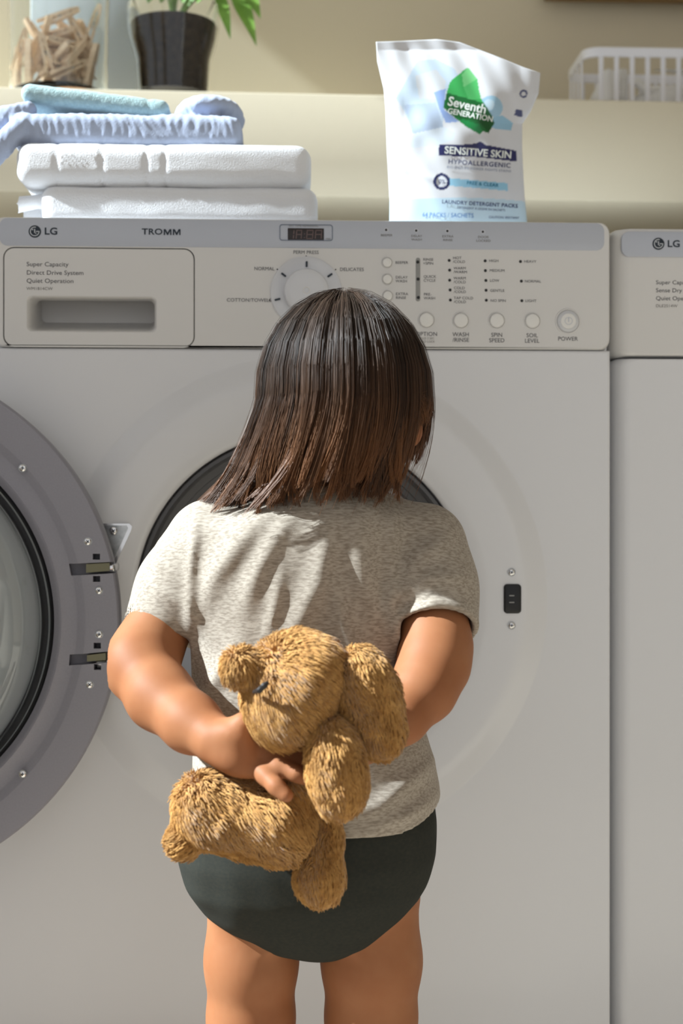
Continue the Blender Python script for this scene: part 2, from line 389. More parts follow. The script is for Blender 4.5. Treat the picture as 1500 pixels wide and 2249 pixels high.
# control panel with the drawer opening
px1, pz1 = HALF, TOPZ
dx0, dx1 = -HALF+0.012, F(428, 650)[0]; dz1, dz0 = F(300, 545)[1], F(300, 763.5)[1]
oc = ((px1-HALF)/2, (GZ+pz1)/2, 2*HALF, pz1-GZ)
dw = ((dx0+dx1)/2, (dz0+dz1)/2, dx1-dx0, dz1-dz0)
loops('control_panel', [L(rrect(*oc, 0.004), 0.03), L(rrect(*oc, 0.012), 0.006), L(rrect(oc[0], oc[1], oc[2]-0.0014, oc[3]-0.0012, 0.012), 0.001), L(rrect(oc[0], oc[1], oc[2]-0.005, oc[3]-0.0036, 0.011), -0.002), L(rrect(oc[0], oc[1], oc[2]-0.007, oc[3]-0.0050, 0.010), -0.002),
      L(rrect(*dw, 0.012), -0.002), L(rrect(*dw, 0.012), 0.063)], M_panel, wm, False, False, 40)
sx0 = -HALF+0.008; sx1 = F(1326, 515)[0]; sz1, sz0 = F(700, 484)[1]-0.0008, F(700, 546)[1]
plate('indicator_strip', (sx0+sx1)/2, (sz0+sz1)/2, sx1-sx0, sz1-sz0, 0.009, 0.0, -0.0028, M_strip, wm, 0.0006)
# detergent drawer
g = 0.0011; dr = (dw[0], dw[1], dw[2]-2*g, dw[3]-2*g)
hx0, hz1 = F(62, 653); hx1, hz0 = F(342, 728)
hc = ((hx0+hx1)/2, (hz0+hz1)/2, hx1-hx0, hz1-hz0)
drawer = loops('detergent_drawer', [L(rrect(*dr, 0.011), 0.061), L(rrect(*dr, 0.011), -0.0012), L(rrect(dr[0], dr[1], dr[2]-.0012, dr[3]-.0012, 0.0105), -0.0020),
      L(rrect(hc[0], hc[1], hc[2]+.003, hc[3]+.003, 0.006), -0.0020), L(rrect(hc[0], hc[1], hc[2], hc[3], 0.006), -0.0002), L(rrect(hc[0], hc[1]+.001, hc[2]-.004, hc[3]-.002, 0.006), 0.010), L(rrect(hc[0], hc[1]+0.004, hc[2]-.008, hc[3]-.006, 0.006), 0.030), L(rrect(hc[0], hc[1]+0.019, hc[2]-.008, hc[3]+.024, 0.006), 0.033), L(rrect(hc[0], hc[1]+0.026, hc[2]-.010, hc[3]+.018, 0.006), 0.060)], M_panel, wm, False, True, 40)
plate('drawer_seam', dw[0], dw[1], dw[2]+0.004, dw[3]+0.004, 0.013, 0.066, 0.063, M_panel, wm, 0.0004)
YP = -0.0021                        # print sits on the panel face
for i, (t, y, h, mt) in enumerate((('Super Capacity', 580.5, 9.5, M_ink), ('Direct Drive System', 599, 9.5, M_ink), ('Quiet Operation', 617, 9.5, M_ink), ('WM1814CW', 634, 6.5, M_inkp))):
    text('lettering', t, 58, y, h, mt, wm, YP, 'LEFT', 0.0, 1.1)
def emblem(px, py, rpx, parent, Y):
    x, z = F(px, py, Y); r = rpx*SC(Y)
    e = revolve('emblem', [(r, 0.0004), (r, -0.0002), (r*.93, -0.0005)], (x, Y, z), M_logo, parent, 40, cap1=True)
    def arc(a0, a1, ra, w, n=24):
        v = []; f = []
        for k in range(n+1):
            a = math.radians(a0+(a1-a0)*k/n)
            for rr in (ra-w, ra+w): v.append((x+rr*math.cos(a), Y-0.0008, z+rr*math.sin(a)))
        for k in range(n): f.append((2*k, 2*k+1, 2*k+3, 2*k+2))
        return v, f
    v, f = arc(75, 360, r*.70, r*.07)
    def bar(x0, z0, x1, z1):
        b = len(v); v.extend([(x+r*x0, Y-0.0008, z+r*z0), (x+r*x1, Y-0.0008, z+r*z0), (x+r*x1, Y-0.0008, z+r*z1), (x+r*x0, Y-0.0008, z+r*z1)]); f.append((b, b+1, b+2, b+3))
    bar(.20, -.07, .77, .07); bar(-.09, -.38, .07, .40); bar(-.09, -.38, .26, -.24); bar(-.46, .20, -.26, .40)
    keep(pydata('emblem_mark', v, f, mat('emblem_silver', (.55, .58, .62), .4), None, False), parent)
YS = -0.0029
emblem(76.5, 508.5, 13.5, wm, YS)
text('lettering', 'LG', 97, 508.5, 15, M_logo, wm, YS, 'LEFT', 0.022, 1.12)
text('lettering', 'TRO', 334.5, 509.5, 13, M_logo, wm, YS, 'CENTER', 0.020, 1.18, 1.04)
# time display
fx0, fz1 = F(614, 492.5, YS); fx1, fz0 = F(731, 529.5, YS); fc = ((fx0+fx1)/2, (fz0+fz1)/2, fx1-fx0, fz1-fz0)
loops('display_frame', [L(rrect(*fc, .003), YS), L(rrect(*fc, .003), YS-.0005), L(rrect(fc[0], fc[1], fc[2]-.0016, fc[3]-.0016, .0024), YS-.0005), L(rrect(fc[0], fc[1], fc[2]-.0016, fc[3]-.0016, .0024), YS)], mat('frame_blue', (.16, .19, .25), .4), wm, False, False)
qx0, qz1 = F(632, 501, YS); qx1, qz0 = F(711.5, 528, YS)
plate('display_screen', (qx0+qx1)/2, (qz0+qz1)/2, qx1-qx0, qz1-qz0, .0006, YS+.001, YS-.0004, mat('display_black', (.025, .018, .018), .25), wm, .0002)
def seg7(px, py, w, h, which):
    v, f = [], []; t = 2.0
    R = {'a': (0, 0, w, t), 'd': (0, h-t, w, h), 'g': (0, h/2-t/2, w, h/2+t/2), 'f': (0, 1, t, h/2-1), 'e': (0, h/2+1, t, h-1), 'b': (w-t, 1, w, h/2-1), 'c': (w-t, h/2+1, w, h-1)}
    for s in which:
        x0, y0, x1, y1 = R[s]; b = len(v)
        for xx, yy in ((x0, y1), (x1, y1), (x1, y0), (x0, y0)):
            p = W(px+xx-(yy-h/2)*.08, py+yy, YS-.0006); v.append(tuple(p))
        f.append((b, b+1, b+2, b+3))
    keep(pydata('digit', v, f, mat('dim_segment', (.15, .10, .095), .5), None, False), wm)
seg7(633, 505, 13, 20, 'bc'); seg7(650, 505, 13, 20, 'abcefg'); seg7(673, 505, 15, 20, 'abcdefg'); seg7(692, 505, 15, 20, 'abcefg')
for yy in (511, 519): text('colon_dot', '.', 668.5, yy-2, 14, mat('dim_segment', (.15, .10, .095)), wm, YS-.0004)
text('lettering', 'EST. TIME REMAINING', 667, 496, 4.6, M_inkp, wm, YS); text('lettering', 'MIN', 721, 525, 4.2, M_inkp, wm, YS)
# indicator lamps on the strip
M_led = mat('lamp_dark', (.012, .012, .012), .3)
def lamp(px, py, r, Y, par):
    x, z = F(px, py, Y); revolve('indicator_lamp', [(r*SC(Y), .0002), (r*SC(Y), -.0003), (r*.6*SC(Y), -.0006)], (x, Y, z), M_led, par, 14, cap1=True)
for px, py, t in ((848, 505, 'BEEPER'), (914, 506.5, 'DELAY\nWASH'), (982.5, 507.5, 'EXTRA\nRINSE'), (1060.5, 509, 'DOOR\nLOCKED')):
    x, z = F(px, py, YS); revolve('lamp_bezel', [(5*S0, .0002), (5*S0, -.0002)], (x, YS, z), mat('bezel_pale', (.62, .64, .70), .4), wm, 16, cap1=True)
    lamp(px, py, 2.6, YS-.0003, wm)
    for j, ln in enumerate(t.split('\n')): text('lettering', ln, px+1, py+12+8*j, 5.0, M_inkp, wm, YS, 'CENTER', 0.0, 1.15)
# programme dial
kx, kz = F(672.5, 642, YP); R1, R2 = 77*S0, 49*S0
revolve('dial_ring', [(R1+1.5*S0, .0005), (R1+1.5*S0, -.0012), (R1, -.0018), (R1-.002, -.0010), (R2+.004, -.0004), (R2, -.0004)], (kx, YP, kz), mat('dial_plastic', (.66, .67, .70), .25, coat=.3), wm, 80)
kn = revolve('dial_knob', [(R2, 0), (R2, -.010), (R2-.0012, -.0125), (R2-.004, -.0138), (R2*.7, -.0146), (R2*.3, -.0149)], (kx, YP, kz), mat('dial_plastic', (.66, .67, .70)), wm, 80, cap1=True)
revolve('knob_mark', [(.0040, -.0146), (.0040, -.0154), (.0031, -.0154), (.0031, -.0146)], (kx, YP, kz), M_panel, wm, 24)
for px, py in ((673.5, 580.5), (623, 604), (724.5, 605), (609.5, 658), (737, 659)):
    x, z = F(px, py, YP); a = math.atan2(z-kz, x-kx)
    o = plate('dial_tick', 0, 0, 13*S0, 4.2*S0, 2*S0, .0, -.0009, M_logo, None, .0002); o.location = (x, YP-.0010, z); o.rotation_euler = (0, -a, 0); keep(o, wm)
for px, py in ((672.5, 562.5), (609, 591.5), (737, 592), (591.5, 659.5), (752, 660)): lamp(px, py, 1.5, YP, wm)
text('lettering', 'PERM PRESS', 672, 554.5, 7.6, M_ink, wm, YP); text('lettering', 'NORMAL', 580.5, 590.5, 7.6, M_ink, wm, YP)
text('lettering', 'DELICATES', 746, 592, 7.6, M_ink, wm, YP, 'LEFT'); text('lettering', 'COTTON/TOWELS', 547, 659.5, 7.6, M_ink, wm, YP, 'CENTER', 0, 1.06)
# push buttons
def button(px, py, r, par, name='push_button', big=False):
    x, z = F(px, py, YP); r *= S0
    revolve('button_collar', [(r*1.20, .0003), (r*1.19, -.0004), (r*1.15, -.0009), (r*1.08, -.0009), (r*1.05, -.0004), (r*1.05, .0008)], (x, YP, z), M_panel, par, 32, 30)
    b = revolve(name, [(r*.97, 0), (r*.97, -.0016), (r*.86, -.0026), (r*.5, -.0032), (r*.2, -.0034)], (x, YP, z), M_button if not big else mat('button_silver', (.62, .63, .65), .3, coat=.3), par, 40, cap1=True)
    return x, z
for px, py in ((850, 577), (850.5, 613.5), (851.5, 650)): button(px, py, 10.6, wm)
for px, py in ((936.5, 703), (1012, 704), (1091, 704.3), (1169, 705)): button(px, py, 16, wm)
x, z = button(1247, 706, 24, wm, 'power_button', True)
revolve('power_button_cap', [(17*S0, -.0026), (16.5*S0, -.0040), (10*S0, -.0046)], (x, YP, z), M_button, wm, 40, cap1=True)
loops('power_mark', [[(x+rr*math.cos(math.radians(a)), YP-.0049, z+rr*math.sin(math.radians(a))) for a in [120+300*k/30 for k in range(31)]] for rr in (8.6*S0, 7.6*S0)], M_strip, wm, False, False)
box('power_mark', (x, YP-.0049, z+3*S0), (1.4*S0, .0003, 11*S0), M_strip, wm)
for px, py, t in ((868, 577, 'BEEPER'), (868.5, 613.5, 'DELAY|WASH'), (869, 650, 'EXTRA|RINSE'), (929, 574.5, 'RINSE|+SPIN'), (930, 612, 'QUICK|CYCLE'), (930.5, 651, 'PRE-|WASH'),
                  (994.5, 571, 'HOT|/COLD'), (996, 593.5, 'WARM|/WARM'), (996, 615.5, 'WARM|/COLD'), (996.5, 637, 'COLD|/COLD'), (996.5, 659, 'TAP COLD|/COLD'),
                  (1073.5, 573, 'HIGH'), (1075, 594.5, 'MEDIUM'), (1075.5, 616.5, 'LOW'), (1076, 638.5, 'GENTLE'), (1077, 660.5, 'NO SPIN'), (1150.5, 574.5, 'HEAVY'), (1152, 618, 'NORMAL'), (1153.5, 661, 'LIGHT')):
    ls_ = t.split('|')
    for j, ln in enumerate(ls_): text('lettering', ln, px, py+(j-(len(ls_)-1)/2)*8.4, 5.8, M_ink, wm, YP, 'LEFT', 0.0, 1.08)
for px, py in ((986.5, 572), (987.5, 593.5), (987.5, 615.5), (988.5, 637), (989, 659), (1065.5, 573), (1066, 594.5), (1067, 616), (1067.5, 637.5), (1068, 659.5), (1143, 574.5), (1145, 617.5), (1146, 660.5)): lamp(px, py, 3.3, YP, wm)
x, z0 = F(918, 662, YP); _, z1 = F(918, 566, YP)
plate('lamp_slot', x, (z0+z1)/2, 10*S0, z1-z0, 5*S0, YP+.001, YP-.0003, mat('slot_grey', (.30, .30, .29), .4), wm, .0002)
for py in (575.5, 613, 653.5): lamp(917.5+(py-575)/60, py, 3.6, YP-.0003, wm)
for px, py, t in ((936.5, 734, 'OPTION'), (1012, 735, 'WASH|/RINSE'), (1091, 736, 'SPIN|SPEED'), (1168.5, 737, 'SOIL|LEVEL'), (1247, 744.5, 'POWER')):
    for j, ln in enumerate(t.split('|')): text('lettering', ln, px, py+j*12, 9, M_ink, wm, YP, 'CENTER', 0.0, 1.0)
for j, ln in enumerate(('HOLD 3 SEC', 'CHILD LOCK')): text('lettering', ln, 936, 743.5+7*j, 4.6, M_inkp, wm, YP)
# porthole: rubber gasket and drum
pc = (PC[0], 0.0, PC[1])
revolve('door_gasket', [(RI-.001, .046), (RI-.001, .004), (RI-.003, -.001), (RI-.0065, -.002), (RI-.008, .008), (RI-.0085, .030), (RI-.016, .034), (RI-.0165, .040), (RI-.022, .044), (RI-.024, .058), (RI-.020, .10), (RI-.012, .12)], pc, M_gasket, wm, 128, 30)
drum = revolve('drum', [(RI-.014, .118), (.215, .125), (.24, .135), (.24, .14)], pc, M_drum, wm, 96, 30)
revolve('drum_back', [(.24, .44), (.24, .45), (.20, .475), (.06, .485)], pc, M_drum, wm, 96, 30, cap1=True)
for k in range(3):
    a = math.radians(30+120*k); bx_ = box('drum_paddle', (0, 0, 0), (.045, .26, .05), M_drum, None, .015); bx_.location = (pc[0]+.22*math.cos(a), .30, pc[2]+.22*math.sin(a)); bx_.rotation_euler = (0, -a+math.pi/2, 0); keep(bx_, wm)
hv, hf = [], []                     # drum wall: every cell of sheet steel has its own hole
for i in range(12):
    for k in range(60):
        a0 = 2*math.pi*k/60; da = math.pi/60; yc, dy_ = .14+.025*(i+.5), .0125; b = len(hv)
        for u, v_ in ((1, 0), (1, 1), (0, 1), (-1, 1), (-1, 0), (-1, -1), (0, -1), (1, -1)): hv.append((pc[0]+.24*math.cos(a0+u*da), yc+v_*dy_, pc[2]+.24*math.sin(a0+u*da)))
        for j in range(8):
            u, v_ = .0026*math.cos(j*math.pi/4), .0026*math.sin(j*math.pi/4); hv.append((pc[0]+.24*math.cos(a0+u/.24), yc+v_, pc[2]+.24*math.sin(a0+u/.24)))
        hf += [(b+j, b+(j+1) % 8, b+8+(j+1) % 8, b+8+j) for j in range(8)]
keep(pydata('drum_wall', hv, hf, M_drum, None, True, 30), wm)
revolve('tub', [(RI-.010, .121), (.235, .122), (.255, .130), (.255, .47), (.21, .495), (.06, .50)], pc, mat('tub_plastic', (.45, .45, .45), .6), wm, 64, 30, cap1=True)
# latch
x, z = F(1125.5, 1315, -.0125); k = SC(-.0125)
plate('door_latch', x, z, 39*k, 65*k, 8*k, .01, -.0140, M_black, wm, .0012)
for dy in (-7, 8): box('latch_slot', (x-2*k, -.0141, z-dy*k), (11*k, .0004, 2.4*k), mat('slot_grey', (.3, .3, .29)), wm)
def screw(px, py, r, Y, par, m=M_bright):
    x, z = F(px, py, Y); r *= SC(Y)
    revolve('screw_seat', [(r*1.28, .0004), (r*1.26, -.0004), (r*1.12, -.0004), (r*1.06, .0003)], (x, Y, z), M_chrome, par, 24)
    s_ = revolve('screw', [(r, .0004), (r, -.0005), (r*.75, -.0011), (r*.4, -.0013)], (x, Y, z), m, par, 24, cap1=True)
    a0 = random.uniform(0, 1.5)
    for da in (0, math.pi/2):
        o = box('screw_slot', (x, Y-.0013, z), (r*1.05, .0004, r*.26), M_black); o.rotation_euler = (0, a0+da, 0); keep(o, par)
for py in (1257, 1373.5): screw(1123.5, py, 7, -.0126, wm)
# hinge bracket on the front
def poly(name, pts, Y, th, m, par):
    a = [F(px, py, Y) for px, py in pts]
    if sum(a[i][0]*a[(i+1) % len(a)][1]-a[(i+1) % len(a)][0]*a[i][1] for i in range(len(a))) < 0: a = a[::-1]
    return loops(name, [L(a, Y+th), L(a, Y)], m, par, True, True, 30)
poly('hinge_bracket', [(205, 1150), (284, 1150), (290, 1156), (288, 1165), (257, 1232), (250, 1262), (254, 1400), (246, 1480), (236, 1506), (205, 1506)], -.0145, .004, M_bright, wm)
poly('hinge_plate', [(212, 1154), (278, 1154), (281, 1160), (250, 1230), (212, 1230)], -.0158, .0012, M_chrome, wm)
poly('hinge_recess', [(237, 1155), (259, 1155), (259, 1180), (253, 1184), (242, 1184), (237, 1180)], -.0164, .001, M_chrome, wm)
poly('hinge_rib', [(261, 1155), (266, 1155), (255, 1222), (250, 1222)], -.0166, .001, M_chrome, wm)
screw(249, 1166, 8.5, -.0168, wm)
for py in (1245, 1450):
    p = F(236, py, -.02); box('hinge_arm', (p[0]+.002, -.035, p[1]), (.020, .050, .0090), M_bright, wm, .002)

for mx in (359.5, 379.5):           # the two Ms of the front lettering
    w_, h_ = 17.0, 13.0
    poly('lettering', [(mx+u, 516.2-v) for u, v in ((0, h_), (4.2, h_), (w_/2, h_*.40), (w_-4.2, h_), (w_, h_), (w_, 0), (w_-3.1, 0), (w_-3.1, h_*.66), (w_/2+1.2, 0), (w_/2-1.2, 0), (3.1, h_*.66), (3.1, 0), (0, 0))], YS-.0003, .0002, M_logo, wm)

# the door, swung right open against the front
YD = -0.070; kd = SC(YD)
dc = F(-331, 1368, YD); dcc = (dc[0], YD, dc[1]); q = lambda r: r*kd
door = keep(bpy.data.objects.new('door', None), wm); COL.objects.link(door); door.empty_display_size = .02
def dpart(o): o.parent = door; o.matrix_parent_inverse = Matrix.Identity(4); return o
ring = (revolve('door_ring', [(q(470), .050), (q(560), .048), (q(577), .040), (q(581), .006), (q(580), .002), (q(576), 0), (q(509), 0), (q(506), .0004), (q(490), .006), (q(486), .0065), (q(457), .0062), (q(454), .0054), (q(450), .006), (q(446), .008), (q(436), .012), (q(434), .030), (q(436), .046), (q(470), .050)], dcc, M_doorgrey, None, 160, 40))
dpart(revolve('door_back', [(q(565), .048), (q(500), .075), (q(420), .082), (q(200), .084)], dcc, M_white, None, 96, 40, cap1=True))
dpart(revolve('door_seal', [(q(437), .030), (q(437), .014), (q(431), .010), (q(427), .012), (q(426), .03)], dcc, M_black, None, 128))
dpart(revolve('door_glass', [(q(428), .022), (q(428), .012), (q(424), .008), (q(416), .006), (q(412), -.002), (q(404), -.018), (q(390), -.034), (q(370), -.046), (q(330), -.055), (q(250), -.061), (q(120), -.064), (q(2), -.065),
               (q(2), -.060), (q(120), -.059), (q(250), -.056), (q(328), -.050), (q(366), -.041), (q(384), -.030), (q(397), -.015), (q(404), .0), (q(408), .014), (q(416), .022), (q(428), .022)], dcc, M_glass, None, 160, 50))
dpart(revolve('door_window', [(q(432), .046), (q(200), .050)], dcc, mat('window_cover', (.62, .64, .65), .5), None, 64, cap1=True))
for px, py in ((50, 1028), (193, 1189.5), (217.5, 1297), (218, 1393), (197, 1503.5), (50, 1700)): 
    n0 = len(COL.objects); before = set(COL.objects); screw(px, py, 7.2, YD, wm, M_bright)
    for o in set(COL.objects)-before: dpart(o)
import bmesh
def clean(o):
    bm = bmesh.new(); bm.from_mesh(o.data); bmesh.ops.remove_doubles(bm, verts=bm.verts, dist=1e-6); bmesh.ops.recalc_face_normals(bm, faces=bm.faces); bm.to_mesh(o.data); bm.free()
cuts = [poly('cutter', p, YD-.004, d, None, None) for p, d in (
    ([(148, 1239), (275, 1233), (275, 1258), (153, 1265)], .024), ([(150, 1440), (275, 1428), (275, 1452), (148, 1464)], .024))]
cuts += [poly('cutter', [(px-8, py-6.5), (px+8, py-6.5), (px+8, py+6.5), (px-8, py+6.5)], YD-.004, .024, None, None) for px, py in ((210.5, 1223), (211, 1272), (212.5, 1419), (213, 1466))]
clean(ring)
for c_ in cuts:
    clean(c_); md = ring.modifiers.new('cut', 'BOOLEAN'); md.operation = 'DIFFERENCE'; md.solver = 'EXACT'; md.object = c_
bpy.context.view_layer.update()
rm = bpy.data.meshes.new_from_object(ring.evaluated_get(bpy.context.evaluated_depsgraph_get())); ring.modifiers.clear(); ring.data = rm; rm.name = 'door_ring'
rm.set_sharp_from_angle(angle=math.radians(40))
for c_ in cuts: bpy.data.objects.remove(c_)
dpart(ring)
for arm in (((189, 1239), (240, 1236), (240, 1254), (189, 1258)), ((191, 1439), (232, 1434), (232, 1450), (191, 1453))):
    dpart(poly('hinge_tongue', list(arm), YD+.003, .018, M_olive, None))

# ================================================================== DRYER
dxl = F(1346, 1000, .012)[0]; DT = F(1400, 499, .012)[1]; dcx = dxl+HALF
dry = thing('clothes_dryer', 'white clothes dryer standing right beside the washing machine', 'dryer', (dcx, .36, 0))
dgz = F(1430, 784, .012)[1]
def front_plate(name, x0, x1, z0, z1, y, rad, m, par):
    c = ((x0+x1)/2, (z0+z1)/2, x1-x0, z1-z0)
    return loops(name, [L(rrect(*c, .006), y+.05), L(rrect(*c, .010), y+rad), L(rrect(c[0], c[1], c[2]-rad*.45, c[3]-.002, .010), y+rad*.45), L(rrect(c[0], c[1], c[2]-rad*1.1, c[3]-.003, .010), y+rad*.12), L(rrect(c[0], c[1], c[2]-2*rad, c[3]-.004, .010), y), L(rrect(c[0], c[1], c[2]-2*rad-.003, c[3]-.007, .010), y)], m, par, False, True, 60)
front_plate('control_panel', dxl, dxl+2*HALF, dgz+.0004, DT, .012, .018, M_panel, dry)
front_plate('front_panel', dxl+.001, dxl+2*HALF-.001, .05, dgz-.0004, .0125, .018, M_white, dry)
shell('cabinet', dxl+.001, dxl+2*HALF-.001, .06, .70, .03, DT-.022, M_white, dry)
box('worktop', (dcx, .382, DT-.012), (2*HALF, .66, .024), M_white, dry, bev=.008)
for fx in (-0.28, 0.28):
    for fy in (0.08, 0.62): revolve('foot', [(0.018, 0.0), (0.022, 0.004), (0.022, 0.02), (0.012, 0.024), (0.012, 0.036)], (dcx+fx, fy, 0), M_seam, dry, 20, axis='z', cap0=True, cap1=True)
YQ = .0095
tx0, tz1 = F(1365, 508, YQ); _, tz0 = F(1365, 563, YQ); tx1 = dxl+2*HALF-.012
plate('indicator_strip', (tx0+tx1)/2, (tz0+tz1)/2, tx1-tx0, tz1-tz0, .009, .014, YQ, M_strip, dry, .0006)
emblem(1446, 535.5, 13.5, dry, YQ-.0002); text('lettering', 'LG', 1465, 536, 15, M_logo, dry, YQ-.0001, 'LEFT', .022, 1.12)
for t, y, h, mt in (('Super Capacity', 620.5, 9, M_ink), ('Sense Dry System', 638, 9, M_ink), ('Quiet Operation', 655.5, 9, M_ink), ('DLE2514W', 672, 6.5, M_inkp)):
    text('lettering', t, 1440, y, h, mt, dry, .0119, 'LEFT', 0, 1.1)

# ================================================================== ON TOP OF THE WASHER
def ry(a): return Matrix.Rotation(a, 3, 'Y')
def zy(py, Y, px=400): return W(px, py, Y)[2]
# two white towels
YT = 0.05
def towel_field(x0, x1, z0, z1, y0, y1, h=0.0024, r=0.02):
    f = Field((x0-.03, y0-.02, z0-.008), (x1+.03, y1+.02, z1+.012), h)
    f.rbox(((x0+x1)/2, (y0+y1)/2, (z0+z1)/2), ((x1-x0)/2, (y1-y0)/2, (z1-z0)/2), min(r, (z1-z0)/2-.001))
    return f
xa, xb = W(88, 450, YT)[0], W(699, 450, YT)[0]
z2 = zy(405, YT)
f = towel_field(xa, xb, TOPZ+.001, z2, YT, YT+.26, r=.015)
lx = W(-70, 420, YT+.05)[0]
xr_ = W(30, 400, YT)[0]-.004; f.rbox(((lx+xr_)/2, YT+.16, (TOPZ+zy(372, YT+.05))/2+.001), ((xr_-lx)/2, .10, (zy(372, YT+.05)-TOPZ)/2-.001), .022, .004); f.rbox(((lx+xa)/2+.02, YT+.15, (TOPZ+z2)/2), ((xa-lx)/2+.02, .10, (z2-TOPZ)/2-.002), .015, .004)
f.cap(W(-40, 462, YT+.02), W(90, 442, YT+.03), .012, .008, .008)
f.disp(lambda X, Y, Z: .0012*wav(X, Y, Z, 3, 60)+.0005*wav(X, Y, Z, 4, 260))
tag(blob('bath_towel', f, M_towel), 'folded white bath towel lying directly on the washing machine lid', 'towel')
x1a, x1b = W(34, 370, YT)[0], W(684, 370, YT)[0]; z1t = zy(313, YT)
f = towel_field(x1a, x1b, z2-.001, z1t, YT-.004, YT+.26, r=.017)
bands = [W(p, 370, YT)[0] for p in (124, 224, 322, 362)]
def dob(X, Y, Z):
    d = .0014*wav(X, Y, Z, 5, 55)+.0004*wav(X, Y, Z, 6, 260)
    for b in bands: d = d+.0016*np.exp(-((X-b)/.0022)**2)
    d = d-.0007*((X > bands[0]) & (X < bands[1]))*np.sin(900*(X+Z))*.6
    return d
f.disp(dob); 
tag(blob('bath_towel', f, M_towel, None, 1), 'folded white bath towel with woven border bands, under the blue blanket', 'towel')
# crinkled blue blanket
YB = YT+.012
xc0, xc1 = W(18, 280, YB)[0], W(531, 280, YB)[0]; zb1 = zy(246, YB)
f = Field((xc0-.09, YB-.03, z2-.02), (xc1+.03, YB+.24, zb1+.035), .0019)
f.rbox(((xc0+xc1)/2, YB+.10, (z1t+zb1)/2-.001), ((xc1-xc0)/2, .10, (zb1-z1t)/2+.001), .014)
f.ell(W(462, 262, YB+.085), (.042, .075, .020), .012)
f.cap(W(415, 262, YB+.07), W(500, 244, YB+.10), .009, .011, .008)
f.path([W(60, 244, YB+.03), W(14, 262, YB+.02), W(-30, 300, YB+.02), W(-60, 380, YB+.03)], [.012, .014, .013, .012], .006)
f.path([W(40, 285, YB+.002), W(8, 318, YB), W(-40, 368, YB+.01)], [.013, .013, .013], .005)
f.disp(lambda X, Y, Z: .0004*np.sin(2*math.pi*X/.0088+7*wav(X, Y, Z, 9, 120)+90*Z)+.0009*wav(X*2.2, Y, Z*.6, 14, 190, 7)+.0018*wav(X, Y, Z, 8, 120)+.0006*wav(X*2.2, Y, Z, 10, 330))
tag(blob('muslin_blanket', f, M_blue, None, 1), 'crinkled blue muslin blanket folded on top of the white towels', 'blanket')
# aqua washcloth
YA = YB+.03; pa, pb = W(44, 200, YA), W(371, 240, YA); ca = (pa+pb)/2+np.array([0, .045, 0]); an = math.atan2(pa[2]-pb[2], pb[0]-pa[0]); hl = np.linalg.norm(pb-pa)/2
f = Field(ca-np.array([hl+.02, .08, .06]), ca+np.array([hl+.02, .08, .06]), .0019)
f.rbox(ca, (hl, .050, .0112), .0105, 0, ry(an))
f.disp(lambda X, Y, Z: .0009*wav(X, Y, Z, 11, 110)+.0006*wav(X, Y, Z, 12, 500)+.0013*np.exp(-((X-W(326, 240, YA)[0])/.003)**2))
wc = tag(blob('washcloth', f, M_aqua, None, 1), 'pale aqua terry washcloth folded on the blue blanket', 'washcloth')

# detergent pouch
YG = 0.14
yb_ = 1124.5-(TOPZ-CAM[2])/ (W(1000, 500, YG)-CAM).dot(FWD)*FPX
LE = np.array([(855, yb_), (856, 440), (850, 330), (847, 240), (843, 195), (829, 135), (826, 92)], float)
RE = np.array([(1163, yb_), (1152, 430), (1147, 330), (1147, 272), (1166, 244), (1183, 205), (1187, 160)], float)
tv = np.array([0, .22, .45, .62, .72, .87, 1.0])
def bag_px(u, v):
    l = np.stack([np.interp(v, tv, LE[:, i]) for i in (0, 1)], -1); r = np.stack([np.interp(v, tv, RE[:, i]) for i in (0, 1)], -1)
    p = l*(1-u[..., None])+r*u[..., None]
    top = np.interp(u, [0, .15, .37, .51, .65, .79, .9, 1], [0, -12, -31, -34, -24, -14, -5, 0])
    p[..., 1] += top*v**5
    return p
def bag_depth(px, py):              # bulge of the filled pouch towards the room
    u = np.clip((px-np.interp(py, LE[::-1, 1], LE[::-1, 0]))/(np.interp(py, RE[::-1, 1], RE[::-1, 0])-np.interp(py, LE[::-1, 1], LE[::-1, 0])), 0, 1)
    v = np.clip((yb_-py)/(yb_-110), 0, 1)
    t = .030*np.maximum(np.sin(math.pi*u), 0)**.55*np.clip(1-v**2.6, 0, 1)**.8+.0012
    wr = .0030*np.sin(.055*px+.03*py+2*np.sin(.02*py))*v*np.exp(-((v-.72)/.25)**2)+.0016*np.sin(.11*px-.05*py)*v+.0022*np.exp(-((px-905)/22)**2)*np.sin(.045*py)+.0025*np.exp(-((py-.35*px-60)/9)**2)*(px < 960)
    return t+.45*wr*np.minimum(1, np.minimum(u, 1-u)*8)
def bagpt(px, py, eps=0.0):
    d = bag_depth(px, py); Y = YG-d-eps
    dr = FWD[None, :]+RGT[None, :]*((px.ravel()-750)/FPX)[:, None]+UP[None, :]*((1124.5-py.ravel())/FPX)[:, None]
    return CAM+dr*((Y.ravel()-CAM[1])/dr[:, 1])[:, None]
NU, NV = 170, 210
ug, vg = np.meshgrid(np.linspace(0, 1, NU), np.linspace(0, 1, NV)); pg = bag_px(ug, vg); X_, Y_ = pg[..., 0], pg[..., 1]
fr = bagpt(X_, Y_); fr[:, 2] = np.maximum(fr[:, 2], TOPZ+.0006); bk = fr.copy().reshape(NV, NU, 3); d_ = bag_depth(X_, Y_); bk[..., 1] += 2*d_-.0004; bk[..., 1] = np.maximum(bk[..., 1], fr.reshape(NV, NU, 3)[..., 1]+.0004)
ids = np.arange(NU*NV).reshape(NV, NU); q1 = np.stack([ids[:-1, :-1], ids[:-1, 1:], ids[1:, 1:], ids[1:, :-1]], -1).reshape(-1, 4)
rim = np.concatenate([ids[0, :], ids[1:, -1], ids[-1, -2::-1], ids[-2:0:-1, 0]]); nf = NU*NV
